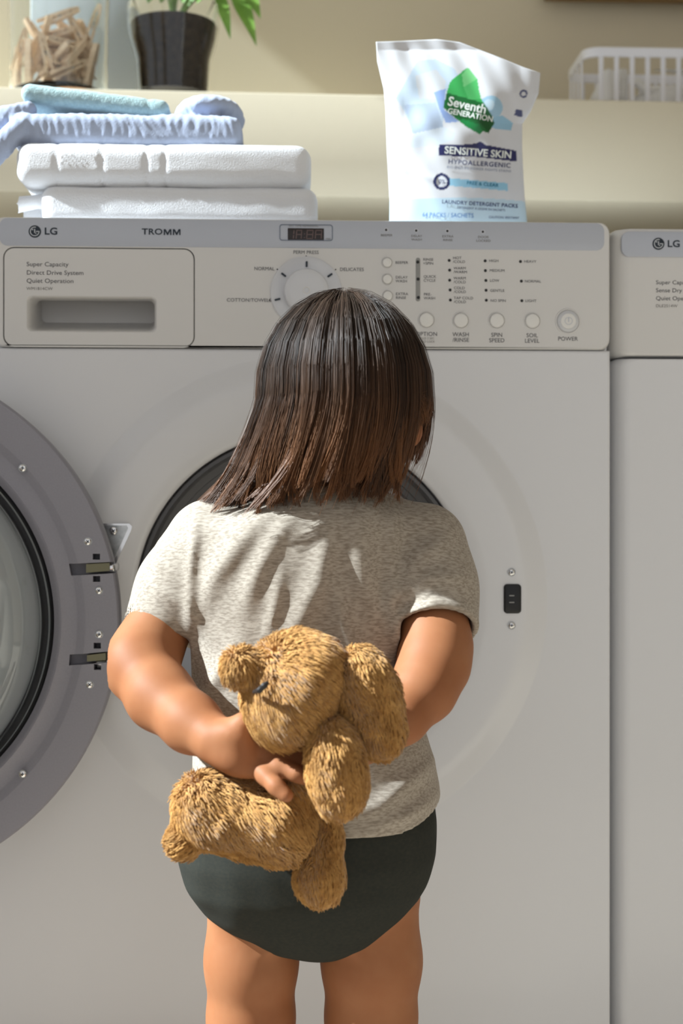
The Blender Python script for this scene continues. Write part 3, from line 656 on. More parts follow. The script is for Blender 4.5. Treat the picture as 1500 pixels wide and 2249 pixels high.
q3 = np.stack([rim, rim+nf, np.roll(rim, -1)+nf, np.roll(rim, -1)], -1)
me = fastmesh('detergent_pouch', np.concatenate([fr, bk.reshape(-1, 3)]), np.concatenate([q1, q1[:, ::-1]+nf, q3]))
def inside(poly_, x, y):
    o = np.zeros(x.shape, bool); n = len(poly_)
    for i in range(n):
        (x1, y1), (x2, y2) = poly_[i], poly_[(i+1) % n]
        if y1 != y2: o ^= ((y1 > y) != (y2 > y)) & (x < (x2-x1)*(y-y1)/(y2-y1)+x1)
    return o
def srgb(r, g, b): return tuple(((c/255+.055)/1.055)**2.4 if c > 10 else c/3294.6 for c in (r, g, b))
colr = np.tile(np.array((.80, .81, .84)), (NV, NU, 1))
def paint(mask, c): colr[mask] = srgb(*c)
zp = lambda pts: [(800+a/3.571, 60+b/3.571) for a, b in pts]
paint(inside(zp([(250, 560), (420, 260), (560, 250), (700, 320), (760, 400), (650, 560), (610, 790), (380, 830), (310, 650)]), X_, Y_), (205, 222, 238))
paint(inside(zp([(400, 380), (560, 330), (640, 420), (620, 560), (430, 560)]), X_, Y_), (216, 220, 224))
paint(inside(zp([(310, 610), (560, 590), (620, 780), (380, 835)]), X_, Y_), (186, 202, 224))
paint(inside(zp([(545, 510), (640, 480), (620, 640), (745, 740), (640, 750), (590, 640)]), X_, Y_), (150, 176, 226))
paint(inside(zp([(305, 800), (380, 840), (620, 780), (715, 830), (700, 880), (560, 930), (340, 945)]), X_, Y_), (224, 234, 244))
paint(np.hypot(X_-1078, Y_-236) < 26, (172, 212, 236)); paint(inside(zp([(960, 720), (1080, 690), (1165, 750), (1150, 810), (1000, 790)]), X_, Y_), (160, 206, 232))
paint(np.hypot(X_-1074, Y_-230) < 12, (205, 230, 244))
leaf = zp([(812, 313), (888, 405), (900, 490), (915, 560), (1000, 690), (1020, 750), (975, 830), (930, 815), (905, 840), (800, 780), (700, 700), (620, 630), (640, 540), (670, 430), (740, 370)])
il = inside(leaf, X_, Y_); paint(il, (62, 178, 92)); paint(il & inside(zp([(812, 313), (888, 405), (780, 470), (765, 370)]), X_, Y_), (124, 212, 136)); paint(il & inside(zp([(780, 470), (888, 405), (915, 560), (820, 570)]), X_, Y_), (86, 198, 112))
paint(il & (Y_ > 203+(X_-979)*.28), (14, 112, 50)); paint(il & inside(zp([(900, 740), (1000, 690), (1020, 750), (975, 830)]), X_, Y_), (6, 88, 34)); paint(il & inside(zp([(700, 700), (900, 760), (930, 815), (905, 840), (800, 780)]), X_, Y_), (20, 140, 70))
paint(inside(zp([(586, 922), (820, 918), (880, 908), (910, 893), (950, 922), (1195, 968), (1197, 1054), (900, 1018), (586, 1006)]), X_, Y_), (38, 42, 98))
paint(inside(zp([(660, 1182), (1125, 1222), (1125, 1282), (660, 1242)]), X_, Y_), (160, 214, 240))
rb = np.hypot(X_-970, Y_-399); paint(rb < 18.5, (38, 46, 96)); paint(rb < 12, (235, 238, 244))
paint(Y_ > 434+8*((X_-1000)/150)**2, (204, 229, 243))
rb = np.hypot(X_-1150, Y_-206); paint((rb < 9) & (rb > 5), (80, 88, 130)); paint(inside(zp([(1170, 690), (1195, 640), (1240, 650), (1240, 705)]), X_, Y_), (80, 88, 130))
ca_ = me.color_attributes.new('print', 'FLOAT_COLOR', 'POINT'); cc = np.ones((2*nf, 4), np.float32); cc[:nf, :3] = .86*colr.reshape(-1, 3); cc[nf:, :3] = (.69, .70, .72); ca_.data.foreach_set('color', cc.ravel())
bagE = thing('detergent_pouch', 'white detergent pouch printed with a green leaf and lettering, standing on the washer', 'pouch', (W(1005, 400, YG)[0], YG, TOPZ))
keep(link('pouch_bag', me, mat('pouch_film', (.8, .8, .8), .32, coat=.25, attr='print')), bagE)
def bagtext(s, px, py, h, col, rot=0.0, bold=0.0, sx=1.0, gap=1.0, bow=0.0):
    cu = bpy.data.curves.new('lettering', 'FONT'); cu.body = s; cu.align_x = 'CENTER'; cu.align_y = 'CENTER'; cu.offset = bold; cu.space_character = gap; cu.resolution_u = 3
    t = bpy.data.objects.new('tmp', cu); COL.objects.link(t); m_ = bpy.data.meshes.new_from_object(t.evaluated_get(bpy.context.evaluated_depsgraph_get())); bpy.data.objects.remove(t); bpy.data.curves.remove(cu)
    n = len(m_.vertices); co = np.empty(n*3); m_.vertices.foreach_get('co', co); co = co.reshape(-1, 3); k = h/.7
    x, y = co[:, 0]*k*sx, co[:, 1]*k; y = y+bow*x*x; c, sn = math.cos(rot), math.sin(rot)
    P_ = bagpt(px+x*c+y*sn, py+x*sn-y*c, .0011); m_.vertices.foreach_set('co', P_.astype(np.float32).ravel()); m_.update()
    keep(link('lettering', m_, col, None, False), bagE)
B_w = mat('print_white', (.82, .86, .82), .4); B_n = mat('print_navy', srgb(44, 50, 100), .4); B_g = mat('print_grey', srgb(120, 130, 155), .4); B_t = mat('print_teal', srgb(40, 120, 150), .4)
bagtext('Seventh', 1026, 232, 20, B_w, math.radians(13), .02, .95); bagtext('GENERATION', 1033, 253, 12, B_w, math.radians(11), .02, .95)
bagtext('SENSITIVE SKIN', 1050, 335.5, 15.5, B_w, math.radians(4.5), .025, .98)
bagtext('HYPOALLERGENIC', 1053, 359.5, 10, B_n, math.radians(3.8), .01, 1.05, 1.12); bagtext('BIO-ENZYME POWER FIGHTS STAINS', 1052, 371.5, 5, B_g, math.radians(3.8), 0, 1.1, 1.1)
bagtext('0%', 971, 399, 9, B_n, .08); bagtext('FREE & CLEAR', 1060, 404.5, 7.5, B_t, .085, .012, 1.05)
bagtext('LAUNDRY DETERGENT PACKS', 1054, 448, 8.2, B_n, .06, .012, 1.0, 1.05); bagtext('DETERGENT À LESSIVE EN SACHETS', 1057, 459, 4.6, B_n, .06)
bagtext('64 PACKS / SACHETS', 984, 473, 9.5, mat('print_blue', srgb(70, 120, 180), .4), .02, 0, .9); bagtext('CAUTION: IRRITANT', 1107, 478, 5, B_n, .03)
# sachet lying behind the pouch
f = Field(W(1185, 485, .16)-.05, W(1185, 485, .16)+.05, .0015)
c0 = W(1178, 480, .165); c0[2] = TOPZ+.0155
f.ell(c0, (.024, .024, .0155), 0); f.ell(c0+np.array([0, 0, -.003]), (.028, .028, .004), .004)
f.cut((0, 0, TOPZ+.0006), (0, 0, -1))
tag(blob('detergent_sachet', f, mat('sachet_film', (.80, .80, .83), .25, coat=.3)), 'small rounded white sachet lying behind the detergent pouch', 'sachet')

# ================================================================== ON THE LEDGE
SL = SC(.835); YJ = .835; LZ = zl1+.0002
# cork coaster and glass jar with clothespins
jx = W(129, 100, YJ)[0]
cst = revolve('coaster', [(.002, .0), (.092, .0), (.094, .0015), (.094, .0045), (.092, .006), (.002, .006)], (jx+.025, YJ+.012, LZ), M_coaster, None, 64, axis='z', cap1=True, cap0=True)
tag(cst, 'round reddish-brown cork coaster under the clothespin jar', 'coaster')
jz = LZ+.006
jar = revolve('glass_jar', [(.003, .0), (.076, .0), (.081, .004), (.0815, .02), (.0815, .06), (.083, .14), (.087, .23), (.088, .245), (.086, .248), (.084, .245), (.083, .23), (.079, .14), (.0775, .06), (.0775, .02), (.074, .012), (.003, .010)], (jx, YJ, jz), M_glass, None, 96, 60, axis='z', cap1=True, cap0=True)
tag(jar, 'clear glass jar filled with wooden clothespins on the ledge', 'jar')
def clothespin():
    e = thing('clothespin', 'pale wooden spring clothespin heaped inside the clear glass jar', 'clothespin', (0, 0, 0), 'clothespins in the glass jar')
    for s_ in (-1, 1):             # each prong tapers at the grip and is notched at the jaw
        prof = [(-.036, .0006, .0032), (-.012, .0010, .0062), (-.002, .0010, .0066), (.000, .0018, .0066), (.004, .0018, .0066), (.006, .0010, .0066), (.016, .0006, .0060), (.019, .0018, .0058), (.022, .0018, .0056), (.025, .0005, .0052), (.036, .0003, .0032)]
        ls = []
        for z_, a, b in prof:
            a2 = a+(.0035*max(0, (-z_-.004)/.032) if z_ < 0 else 0); b2 = b+(.0035*max(0, (-z_-.004)/.032) if z_ < 0 else 0)
            r_ = [(s_*a2, -.0048, z_), (s_*b2, -.0048, z_), (s_*b2, .0048, z_), (s_*a2, .0048, z_)]
            ls.append(r_ if s_ > 0 else r_[::-1])
        o = loops('prong', ls, M_wood, None, True, True, 20, True); o.parent = e
    P = []
    for k in range(40): a = k/40*2*math.pi*4; P.append((.0024*math.cos(a), -.005+.010*k/39, .002+.0024*math.sin(a)))
    P = [(.0072, -.0052, -.010)]+P+[(-.0072, .0052, -.010)]
    v, qd = tubes(np.array(P)[None], np.full((1, len(P)), .0006), 4); o = link('spring', fastmesh('spring', v, qd), M_bright); o.parent = e
    return e
pin0 = clothespin(); pins = []
def place_pin(first, loc, rot):
    if first: e = pin0
    else:
        e = pin0.copy(); COL.objects.link(e)
        for ch in pin0.children: c_ = ch.copy(); COL.objects.link(c_); c_.parent = e
    e.location = loc; e.rotation_euler = rot; return e
rp = random.Random(11); cnt = 0; tries = 0; used = []
fixed = [((-.058, -.030, .075), (0.12, .22, .3)), ((-.066, -.012, .050), (0, .04, 1.2)), ((-.012, -.058, .060), (.1, -.22, .1)), ((.006, -.040, .128), (.1, 1.17, .15)), ((.060, -.030, .118), (.1, .3, .2)), ((-.040, -.052, .050), (.0, -.05, 1.4)), ((.026, -.046, .040), (.3, 1.0, .9)), ((.058, -.030, .052), (.2, .05, 1.3))]
for (a, b, c), r_ in fixed:
    e_ = place_pin(cnt == 0, (jx+a, YJ+b, jz+c), r_); cnt += 1; used.append((a, b, c))
    if cnt == 4: top_pin = e_
while cnt < 58 and tries < 6000:
    tries += 1; r_ = .062*math.sqrt(rp.random()); a = rp.uniform(0, 2*math.pi); p = (r_*math.cos(a), r_*math.sin(a), rp.uniform(.020, .108))
    if any((p[0]-u[0])**2+(p[1]-u[1])**2+(p[2]-u[2])**2 < .0165**2 for u in used): continue
    e = (rp.uniform(-.9, .9), rp.uniform(-1.5, 1.5), rp.uniform(0, 6.28))
    ax = Matrix.Rotation(e[2], 3, 'Z') @ Matrix.Rotation(e[1], 3, 'Y') @ Matrix.Rotation(e[0], 3, 'X') @ Vector((0, 0, .038))
    if any(math.hypot(p[0]+s_*ax.x, p[1]+s_*ax.y) > .060 or p[2]+s_*ax.z < .015 or p[2]+s_*ax.z > .135 for s_ in (-1, 1)): continue
    place_pin(False, (jx+p[0], YJ+p[1], jz+p[2]), e); cnt += 1; used.append(p)
top_pin['label'] = 'pale clothespin lying aslant across the top of the heap in jar'
# glass plant pot with soil, saucer and leaves
px_ = W(381, 100, YJ)[0]
pot = thing('potted_plant', 'green plant in dark soil in a clear flared glass pot on a saucer', 'potted plant', (px_, YJ, LZ))
revolve('saucer', [(.002, 0), (.060, 0), (.070, .006), (.0735, .0115), (.0725, .013), (.068, .0095), (.058, .005), (.002, .005)], (px_, YJ, LZ), mat('smoky_glass', (.06, .055, .05), .12, coat=.5), pot, 64, axis='z', cap1=True, cap0=True)
revolve('glass_pot', [(.002, .006), (.052, .006), (.060, .010), (.0605, .03), (.063, .075), (.072, .105), (.0765, .130), (.079, .165), (.077, .167), (.0745, .130), (.0695, .106), (.0605, .076), (.058, .03), (.056, .014), (.002, .012)], (px_, YJ, LZ), M_glass, pot, 80, 60, axis='z', cap1=True, cap0=True)
revolve('soil', [(.002, .0130), (.053, .0150), (.0565, .03), (.0590, .074), (.0680, .107), (.0725, .132), (.071, .136), (.04, .140), (.002, .142)], (px_, YJ, LZ), M_soil, pot, 64, 60, axis='z', cap1=True, cap0=True)
def leafmesh(name, base, tip, width, droop, nrm=(0, -1, .3), n=12):
    b, t = Vector(map(float, base)), Vector(map(float, tip)); ax = (t-b); nn = Vector(nrm).normalized(); sd_ = ax.cross(nn).normalized(); up = sd_.cross(ax).normalized()
    v = []; fc_ = []
    for k in range(n+1):
        s_ = k/n; w_ = width*(math.sin(math.pi*min(1, s_**.8))**.9)*(1-.35*s_)+.0004; c = b+ax*s_+Vector((0, 0, droop*4*s_*(1-s_)))
        for j, (u, e) in enumerate(((-1, .25), (-.5, .08), (0, 0), (.5, .08), (1, .25))): v.append(c+sd_*(u*w_)+up*(e*w_))
    for k in range(n):
        for j in range(4): fc_.append((k*5+j, k*5+j+1, k*5+j+6, k*5+j+5))
    n0 = len(v); v += [p_-up*.0007 for p_ in v]; fc_ += [tuple(i+n0 for i in q_[::-1]) for q_ in fc_]
    return keep(pydata(name, v, fc_, M_leaf), pot)
stem0 = Vector((px_, YJ, LZ+.14))
def stem(p1): 
    a, b = stem0, Vector(map(float, p1)); m_ = (a+b)/2+Vector((0, 0, .03)); P = [tuple((1-t)**2*a+2*t*(1-t)*m_+t*t*b) for t in np.linspace(0, 1, 10)]
    v, qd = tubes(np.array(P)[None], np.linspace(.0022, .0013, 10)[None], 6); keep(link('stem', fastmesh('stem', v, qd), M_leaf), pot)
for (bx, by), (tx, ty), w_, dr_, yo in (((478, -18), (506, 85), 15, .006, -.01), ((512, -20), (563, 100), 20, .010, -.03), ((535, -25), (572, 40), 17, .006, -.045), ((505, -25), (560, -10), 16, .01, -.02), ((540, -60), (640, -120), 18, .02, 0)):
    b_ = W(bx, by, YJ+yo); leafmesh('leaf', b_, W(tx, ty, YJ+yo-.01), w_*SL, dr_); stem(b_)
for k in range(12):
    a = k*2.4; r_ = .03+.05*((k*7) % 5)/5; h_ = .17+.09*((k*3) % 4)/4
    b_ = stem0+Vector((.3*r_*math.cos(a), .3*r_*math.sin(a), h_-.14)); leafmesh('leaf', b_, b_+Vector((.085*math.cos(a), .085*math.sin(a), .02+.03*((k*5) % 3))), .016, .012, (.1, .1, 1)); stem(b_)
for px in (325, 352, 398, 430): leafmesh('leaf', W(px, 12, YJ-.04), W(px+24, -22, YJ-.05), 9*SL, .003)
# pale blue-grey board forming the upright band behind jar and pot
bw = W(302, 100, 1.0)[0]; bl = W(60, 100, 1.0)[0]
tag(box('grey_slab', ((bw+bl)/2, 1.01, LZ+.19), (bw-bl, .018, .38), mat('slab_grey', (.47, .51, .53), .6, bump=(200, .05, .001)), None, .003), 'pale blue-grey board standing on the ledge behind jar and glass pot', 'slab')
# white basket with cloths
YK = .86; bz1 = W(1400, 104, YK)[2]; bzr = bz1-LZ; SB = SC(YK)
bcx0 = W(1288, 110, YK)[0]; bkE = thing('wire_basket', 'white slatted laundry basket holding cloths on the ledge', 'basket', (bcx0+.17, YK+.07, LZ))
bw_, bd_ = .36, .155; bcx, bcy = bcx0+bw_/2-.004, YK+bd_/2
def rim(z_, t, h_, i=0.0, sp=0.0): return [(x, y, z_) for x, y in rrect(bcx, bcy, bw_-2*i+sp, bd_-2*i+sp, .028, 8)]
def band(name, z0, z1, th=.004):
    return loops(name, [rim(z0, 0, 0), rim(z1-.002, 0, 0), rim(z1, 0, 0, .0008), rim(z1, 0, 0, th-.0008), rim(z1-.002, 0, 0, th), rim(z0, 0, 0, th), rim(z0, 0, 0)], M_basket, bkE, False, False, 40)
band('rim', bz1-.0165, bz1); band('base_rim', LZ, LZ+.012)
loops('base', [rim(LZ+.001, 0, 0, .002), rim(LZ+.004, 0, 0, .002)], M_basket, bkE, True, True)
for k in range(12):
    x = bcx-bw_/2+.030+k*.0272
    for yy in (bcy-bd_/2+.002, bcy+bd_/2-.002): box('slat', (x, yy, (LZ+bz1)/2), (.0085, .003, bz1-LZ-.02), M_basket, bkE, .001)
for k in range(4):
    y = bcy-bd_/2+.030+k*.031
    for xx in (bcx-bw_/2+.002, bcx+bw_/2-.002): box('slat', (xx, y, (LZ+bz1)/2), (.003, .0085, bz1-LZ-.02), M_basket, bkE, .001)
bkE.rotation_euler = (0, 0, 0)
def cloth(label, c, r, arch, seed):
    f = Field(np.array(c)-np.array([r[0]+.05, r[1]+.03, r[2]+.03]), np.array(c)+np.array([r[0]+.05, r[1]+.03, r[2]+.03]), .0022)
    f.ell(c, r, 0)
    for p, q_, a, b in arch: f.cap(p, q_, a, b, .006)
    f.cut((0, 0, LZ+.0045), (0, 0, -1)); f.disp(lambda X, Y, Z: .0016*wav(X, Y, Z, seed, 120))
    tag(blob('cloth', f, M_cloth), label, 'cloth')
yk = bcy-.01
cloth('white cloth bunched at the near end of the slatted basket', (W(1330, 200, yk)[0], yk, LZ+.040), (.027, .046, .036), [(W(1312, 215, yk-.03), W(1335, 165, yk-.03), .010, .012), (W(1326, 220, yk-.035), W(1346, 175, yk-.03), .009, .011)], 31)
yk2 = bcy
cloth('white rolled cloth with an open fold lying in the slatted basket', (W(1450, 200, yk2)[0], yk2, LZ+.038), (.060, .048, .030), [(W(1360, 215, yk2-.02), W(1368, 135, yk2-.02), .012, .011), (W(1368, 132, yk2-.02), W(1400, 128, yk2-.02), .011, .010), (W(1400, 130, yk2-.02), W(1520, 152, yk2-.02), .012, .014), (W(1398, 180, yk2-.03), W(1420, 200, yk2-.035), .008, .008), (W(1420, 200, yk2-.035), W(1500, 198, yk2-.03), .008, .01)], 33)
# picture hanging above
YW = 1.13; p0 = W(1196, 0, YW)
fr_ = thing('picture_frame', 'brown wooden picture frame hanging on the wall above the basket', 'picture frame', (p0[0]+.25, YW, p0[2]+.2))
for n_, c, s_ in (('frame_rail', (p0[0]+.25, YW, p0[2]+.0125), (.5, .022, .025)), ('frame_rail', (p0[0]+.25, YW, p0[2]+.3875), (.5, .022, .025)), ('frame_rail', (p0[0]+.0125, YW, p0[2]+.2), (.025, .022, .35)), ('frame_rail', (p0[0]+.4875, YW, p0[2]+.2), (.025, .022, .35))): box(n_, c, s_, M_brown, fr_, .003)
box('mat_board', (p0[0]+.25, YW+.004, p0[2]+.2), (.45, .008, .35), mat('mat_cream', (.7, .67, .6), .8), fr_)

# ================================================================== THE CHILD
YC = -0.33
def P(px, py, d=0.0): return W(px, py, YC+d)
def R(px, d=0.0): return px*SC(YC+d)
SK = SC(YC)
child = thing('person', 'toddler in grey heather T-shirt and charcoal bloomers, holding a plush toy behind the back', 'person', (P(670, 2000)[0], YC, 0))
HEAD = P(748, 862); HY = math.radians(-22)          # the head is turned a little to the right
def hd(x, y, z):                    # head frame: y = towards the face
    c, s = math.cos(HY), math.sin(HY); return HEAD+np.array([x*c-y*s, x*s+y*c, z])
HR = Matrix.Rotation(HY, 3, 'Z')
f = Field((P(215, 1400, -.2)[0]-.01, YC-.20, -.004), (P(1060, 1400, -.1)[0]+.01, YC+.17, HEAD[2]+.095), .0021)
# legs and feet
for cx, rr, sx in ((552, (104, 98, 92, 84, 80, 60, 47), -1), (816, (112, 106, 97, 86, 82, 60, 47), 1)):
    zs = (1990, 2110, 2240, 2330, 2450, 2600, 2690); xs = (cx+8*-sx, cx, cx-1, cx, cx+2*sx, cx+3*sx, cx+4*sx); ys = (0, 0, .004, .002, -.010, -.006, -.004)
    f.path([P(x, z, y) for x, z, y in zip(xs, zs, ys)], [r*SK for r in rr], .012)
    ank = P(xs[-1], 2690, -.004); hx = ank[0]
    f.ell((hx, ank[1]-.012, .018), (.021, .024, .018), .012); f.cap((hx, ank[1], .030), (hx+.008*sx, ank[1]+.058, .016), .022, .017, .012); f.ell((hx+.008*sx, ank[1]+.060, .0125), (.029, .030, .0125), .010)
    for t, (ox, oy, tr) in enumerate(((-.019, .094, .0095), (-.004, .096, .0072), (.0075, .092, .0066), (.018, .086, .0062), (.027, .078, .006))): f.ell((hx+.008*sx+sx*ox, ank[1]+oy, tr+.0006), (tr, tr*1.35, tr), .004)
    f.cut((0, 0, .0004), (0, 0, -1), (hx-.06, ank[1]-.06, -.004), (hx+.06, ank[1]+.13, .01))
# trunk (under the clothes), neck
f.loft([P(0, y)[2] for y in (2060, 1990, 1850, 1700, 1500, 1300, 1180, 1120)], [P(x, 1500)[0] for x in (680, 680, 678, 680, 660, 650, 660, 690)], [YC]*8, [R(x) for x in (120, 225, 250, 225, 205, 205, 215, 120)], [.05, .062, .068, .062, .056, .054, .048, .036], 2.3, .015)
f.cap(P(716, 1130, .004), P(745, 985, .012), R(70), R(74), .02)
# head with a face
f.ell(HEAD+np.array([0, 0, .004]), (.064, .080, .071), .01, HR)
f.ell(hd(0, .030, -.034), (.047, .047, .040), .018, HR)
f.ell(hd(0, .077, -.026), (.0085, .0105, .0085), .006); f.cap(hd(0, .075, -.006), hd(0, .083, -.024), .005, .006, .008)
for s_ in (-1, 1):
    f.ell(hd(s_*.030, .052, -.034), (.020, .018, .019), .012)
    f.ell(hd(s_*.026, .080, -.006), (.013, .010, .008), .006, None, True)
    e = hd(s_*.066, -.004, -.026)   # ears
    f.ell(e, (.007, .016, .024), .005, HR @ Matrix.Rotation(s_*math.radians(-24), 3, 'Z')); f.ell(hd(s_*.076, .000, -.025), (.005, .009, .015), .003, HR, True)
f.ell(hd(0, .073, -.052), (.014, .006, .004), .004); f.ell(hd(0, .075, -.057), (.012, .006, .004), .004); f.rbox(hd(0, .082, -.0545), (.013, .006, .0006), .0004, .002, HR, True); f.ell(hd(0, .064, -.070), (.016, .013, .012), .010)
# left arm: round the side, the hand open behind the back
f.path([P(452, 1200), P(372, 1330, -.012), P(322, 1432, -.035), P(308, 1462, -.048)], [R(80), R(72), R(74, -.04), R(76, -.05)], .010)
f.path([P(308, 1462, -.048), P(352, 1530, -.080), P(420, 1588, -.114), P(474, 1624, -.138)], [R(76, -.05), R(72, -.08), R(62, -.1), R(48, -.12)], .010)
hd0 = -.147
f.ell(P(528, 1652, hd0), (R(62, hd0), .0125, R(44, hd0)), .012, Matrix.Rotation(math.radians(22), 3, 'Y'))
f.cap(P(480, 1628, -.138), P(520, 1650, hd0), R(44, hd0), R(40, hd0), .010)
f.ell(P(522, 1612, hd0-.004), (R(40, hd0), .012, R(24, hd0)), .010, Matrix.Rotation(math.radians(15), 3, 'Y'))       # thenar pad
f.ell(P(516, 1680, hd0-.004), (R(46, hd0), .010, R(18, hd0)), .010, Matrix.Rotation(math.radians(26), 3, 'Y'))       # little-finger pad
def finger(pts, r0, r1, k=.005):
    n = len(pts)-1; f.path([P(*p) for p in pts], [r0+(r1-r0)*i/n for i in range(n+1)], .003)
finger([(558, 1680, hd0-.002), (584, 1704, hd0-.014), (606, 1727, hd0-.025), (628, 1747, hd0-.029)], .0082, .0060)      # little finger
finger([(572, 1668, hd0), (612, 1684, hd0-.010), (652, 1700, hd0-.017), (688, 1714, hd0-.017)], .0082, .0058)
finger([(578, 1652, hd0), (622, 1666, hd0-.003), (668, 1680, hd0-.005), (712, 1690, hd0-.003)], .0084, .0060)
finger([(574, 1636, hd0), (618, 1644, hd0), (664, 1652, hd0), (704, 1660, hd0+.004)], .0084, .0060)
finger([(500, 1606, hd0), (535, 1590, hd0-.006), (566, 1590, hd0-.006), (592, 1600, hd0-.003)], .0100, .0064)           # thumb
# right arm: the elbow points back, the forearm goes in behind the toy
f.path([P(930, 1200), P(948, 1310, -.022), P(958, 1420, -.050), P(952, 1462, -.062)], [R(82), R(76, -.02), R(76, -.05), R(76, -.06)], .010)
f.path([P(952, 1462, -.062), P(930, 1515, -.078), P(880, 1575, -.098), P(822, 1622, -.112)], [R(76, -.06), R(70, -.08), R(58, -.1), R(46, -.11)], .010)
h2 = -.112
f.ell(P(775, 1646, h2), (R(56, h2), .0125, R(42, h2)), .012, Matrix.Rotation(math.radians(-22), 3, 'Y'))
finger([(740, 1630, h2), (705, 1640, h2-.002), (680, 1636, h2-.006)], .0082, .0060); finger([(738, 1648, h2), (700, 1664, h2+.004), (668, 1676, h2+.004)], .0084, .0060)
finger([(740, 1664, h2), (708, 1688, h2+.004), (680, 1708, h2+.002)], .0082, .0058); finger([(748, 1678, h2), (726, 1708, h2+.002), (708, 1732, h2)], .0076, .0055)
finger([(790, 1616, h2), (764, 1592, h2-.006), (736, 1586, h2-.012)], .0095, .0064)
body = blob('body', f, M_skin, child, 3)
for s_ in (-1, 1):
    c = hd(s_*.026, .0655, -.007); o = revolve('eye', [(.0001, -.0095), (.005, -.0082), (.0082, -.0048), (.0095, 0), (.0082, .0048), (.005, .0082), (.0001, .0095)], tuple(c), mat('eye_dark', (.05, .03, .02), .1), child, 20, 180, cap0=True, cap1=True)

# bloomers
f = Field((P(370, 1900, -.1)[0], YC-.13, P(0, 2150)[2]), (P(985, 1900, -.1)[0], YC+.12, P(0, 1690)[2]), .0023)
by = (2112, 2100, 2068, 2010, 1950, 1880, 1800, 1740, 1700)
f.loft([P(0, y)[2] for y in by], [P(x, 1900)[0] for x in (712, 702, 690, 678, 673, 674, 676, 678, 680)], [YC-.004]*9, [R(a) for a in (20, 78, 150, 222, 262, 284, 284, 272, 250)], [.010, .030, .048, .066, .080, .086, .086, .080, .072], 2.15, .0)
f.disp(lambda X, Y, Z: .0016*wav(X*2.4, Y, Z*.7, 41, 60)+.0006*wav(X, Y, Z, 42, 160))
blob('bloomers', f, M_bloom, child, 3)

# T-shirt
f = Field((P(250, 1400, -.05)[0], YC-.13, P(0, 1880, -.09)[2]), (P(1070, 1400, -.05)[0], YC+.12, P(0, 1040)[2]), .0022)
sy = (1870, 1820, 1760, 1700, 1620, 1540, 1460, 1380, 1300, 1220, 1170, 1140, 1110, 1088, 1070)
f.loft([P(0, y)[2] for y in sy], [P(x, 1400)[0] for x in (690, 690, 690, 690, 682, 668, 655, 648, 648, 652, 664, 680, 700, 712, 718)], [YC-.004]*15,
       [R(a) for a in (262, 274, 276, 268, 258, 246, 240, 238, 240, 252, 252, 226, 172, 116, 92)], [.086, .093, .094, .088, .080, .075, .072, .070, .068, .064, .060, .056, .050, .044, .040], 2.4, 0)
shl = np.array([P(455, 1195), P(395, 1290, -.008), P(342, 1392, -.020)]); f.path(shl, [R(92), R(84), R(80)], .022)
shr = np.array([P(932, 1205), P(950, 1290, -.018), P(962, 1380, -.042)]); f.path(shr, [R(92), R(88), R(88)], .022)
f.cap(P(470, 1165), P(650, 1112), R(52), R(50), .02); f.cap(P(925, 1172), P(790, 1112), R(52), R(48), .02)
# folds (proud ridges running down from the shoulders, and across the bunched hem)
BK = -.068
def ridge(pts, r, k=.008): f.path([P(x, y, d) for x, y, d in pts], [q_*SK for q_ in r], k)
def fold(pts, w, A):                # a soft crease line running over the back, given in photo rows and columns
    pts = [P(x, y, -.07) for x, y in pts]; X = f.ax[0][:, None]; Z = f.ax[2][None, :]; best = None; n = len(pts)-1; tt_ = None
    for i in range(n):
        a, b = pts[i], pts[i+1]; dx, dz = b[0]-a[0], b[2]-a[2]; t_ = np.clip(((X-a[0])*dx+(Z-a[2])*dz)/(dx*dx+dz*dz), 0, 1)
        d = np.hypot(X-a[0]-t_*dx, Z-a[2]-t_*dz); g_ = (i+t_)/n
        if best is None: best, tt_ = d, g_
        else: m_ = d < best; best = np.where(m_, d, best); tt_ = np.where(m_, g_, tt_)
    h_ = A*np.exp(-(best/(w*SK))**2)*np.sin(math.pi*np.clip(.08+.84*tt_, 0, 1))**.8
    side = np.clip((YC-.012-f.ax[1])/.02, 0, 1)
    f.f -= (h_[:, None, :]*side[None, :, None]).astype(np.float32)
for pts, w_, A in (
    (((600, 1100), (530, 1185), (465, 1270), (428, 1370)), 26, .0050), (((650, 1115), (600, 1190), (556, 1275), (540, 1330)), 20, .0040),
    (((722, 1110), (716, 1200), (700, 1280), (655, 1370), (600, 1450)), 24, .0048), (((618, 1250), (604, 1330), (585, 1410)), 14, .0030),
    (((790, 1105), (792, 1200), (805, 1290), (845, 1390)), 26, .0050), (((735, 1280), (752, 1370), (800, 1470)), 18, .0038),
    (((870, 1135), (864, 1240), (858, 1340), (880, 1440)), 15, .0042), (((1010, 1170), (930, 1220), (872, 1310)), 20, .0040),
    (((1030, 1265), (945, 1270), (880, 1310)), 14, .0034), (((1030, 1345), (960, 1318), (885, 1370)), 12, .0030), (((426, 1130), (416, 1250), (412, 1400)), 12, .0034),
    (((330, 1290), (400, 1330), (470, 1420)), 13, .0028), (((520, 1420), (480, 1480), (440, 1530)), 20, .0035),
    (((975, 1685), (900, 1715), (830, 1760), (730, 1775)), 18, .0042), (((970, 1755), (905, 1782), (820, 1800)), 14, .0036), (((970, 1800), (925, 1818), (860, 1838), (740, 1845)), 9, .0030)):
    fold(pts, w_, A)
f.disp(lambda X, Y, Z: .0013*wav(X*1.5, Y, Z*.7, 51, 55)+.0005*wav(X, Y, Z, 52, 150))
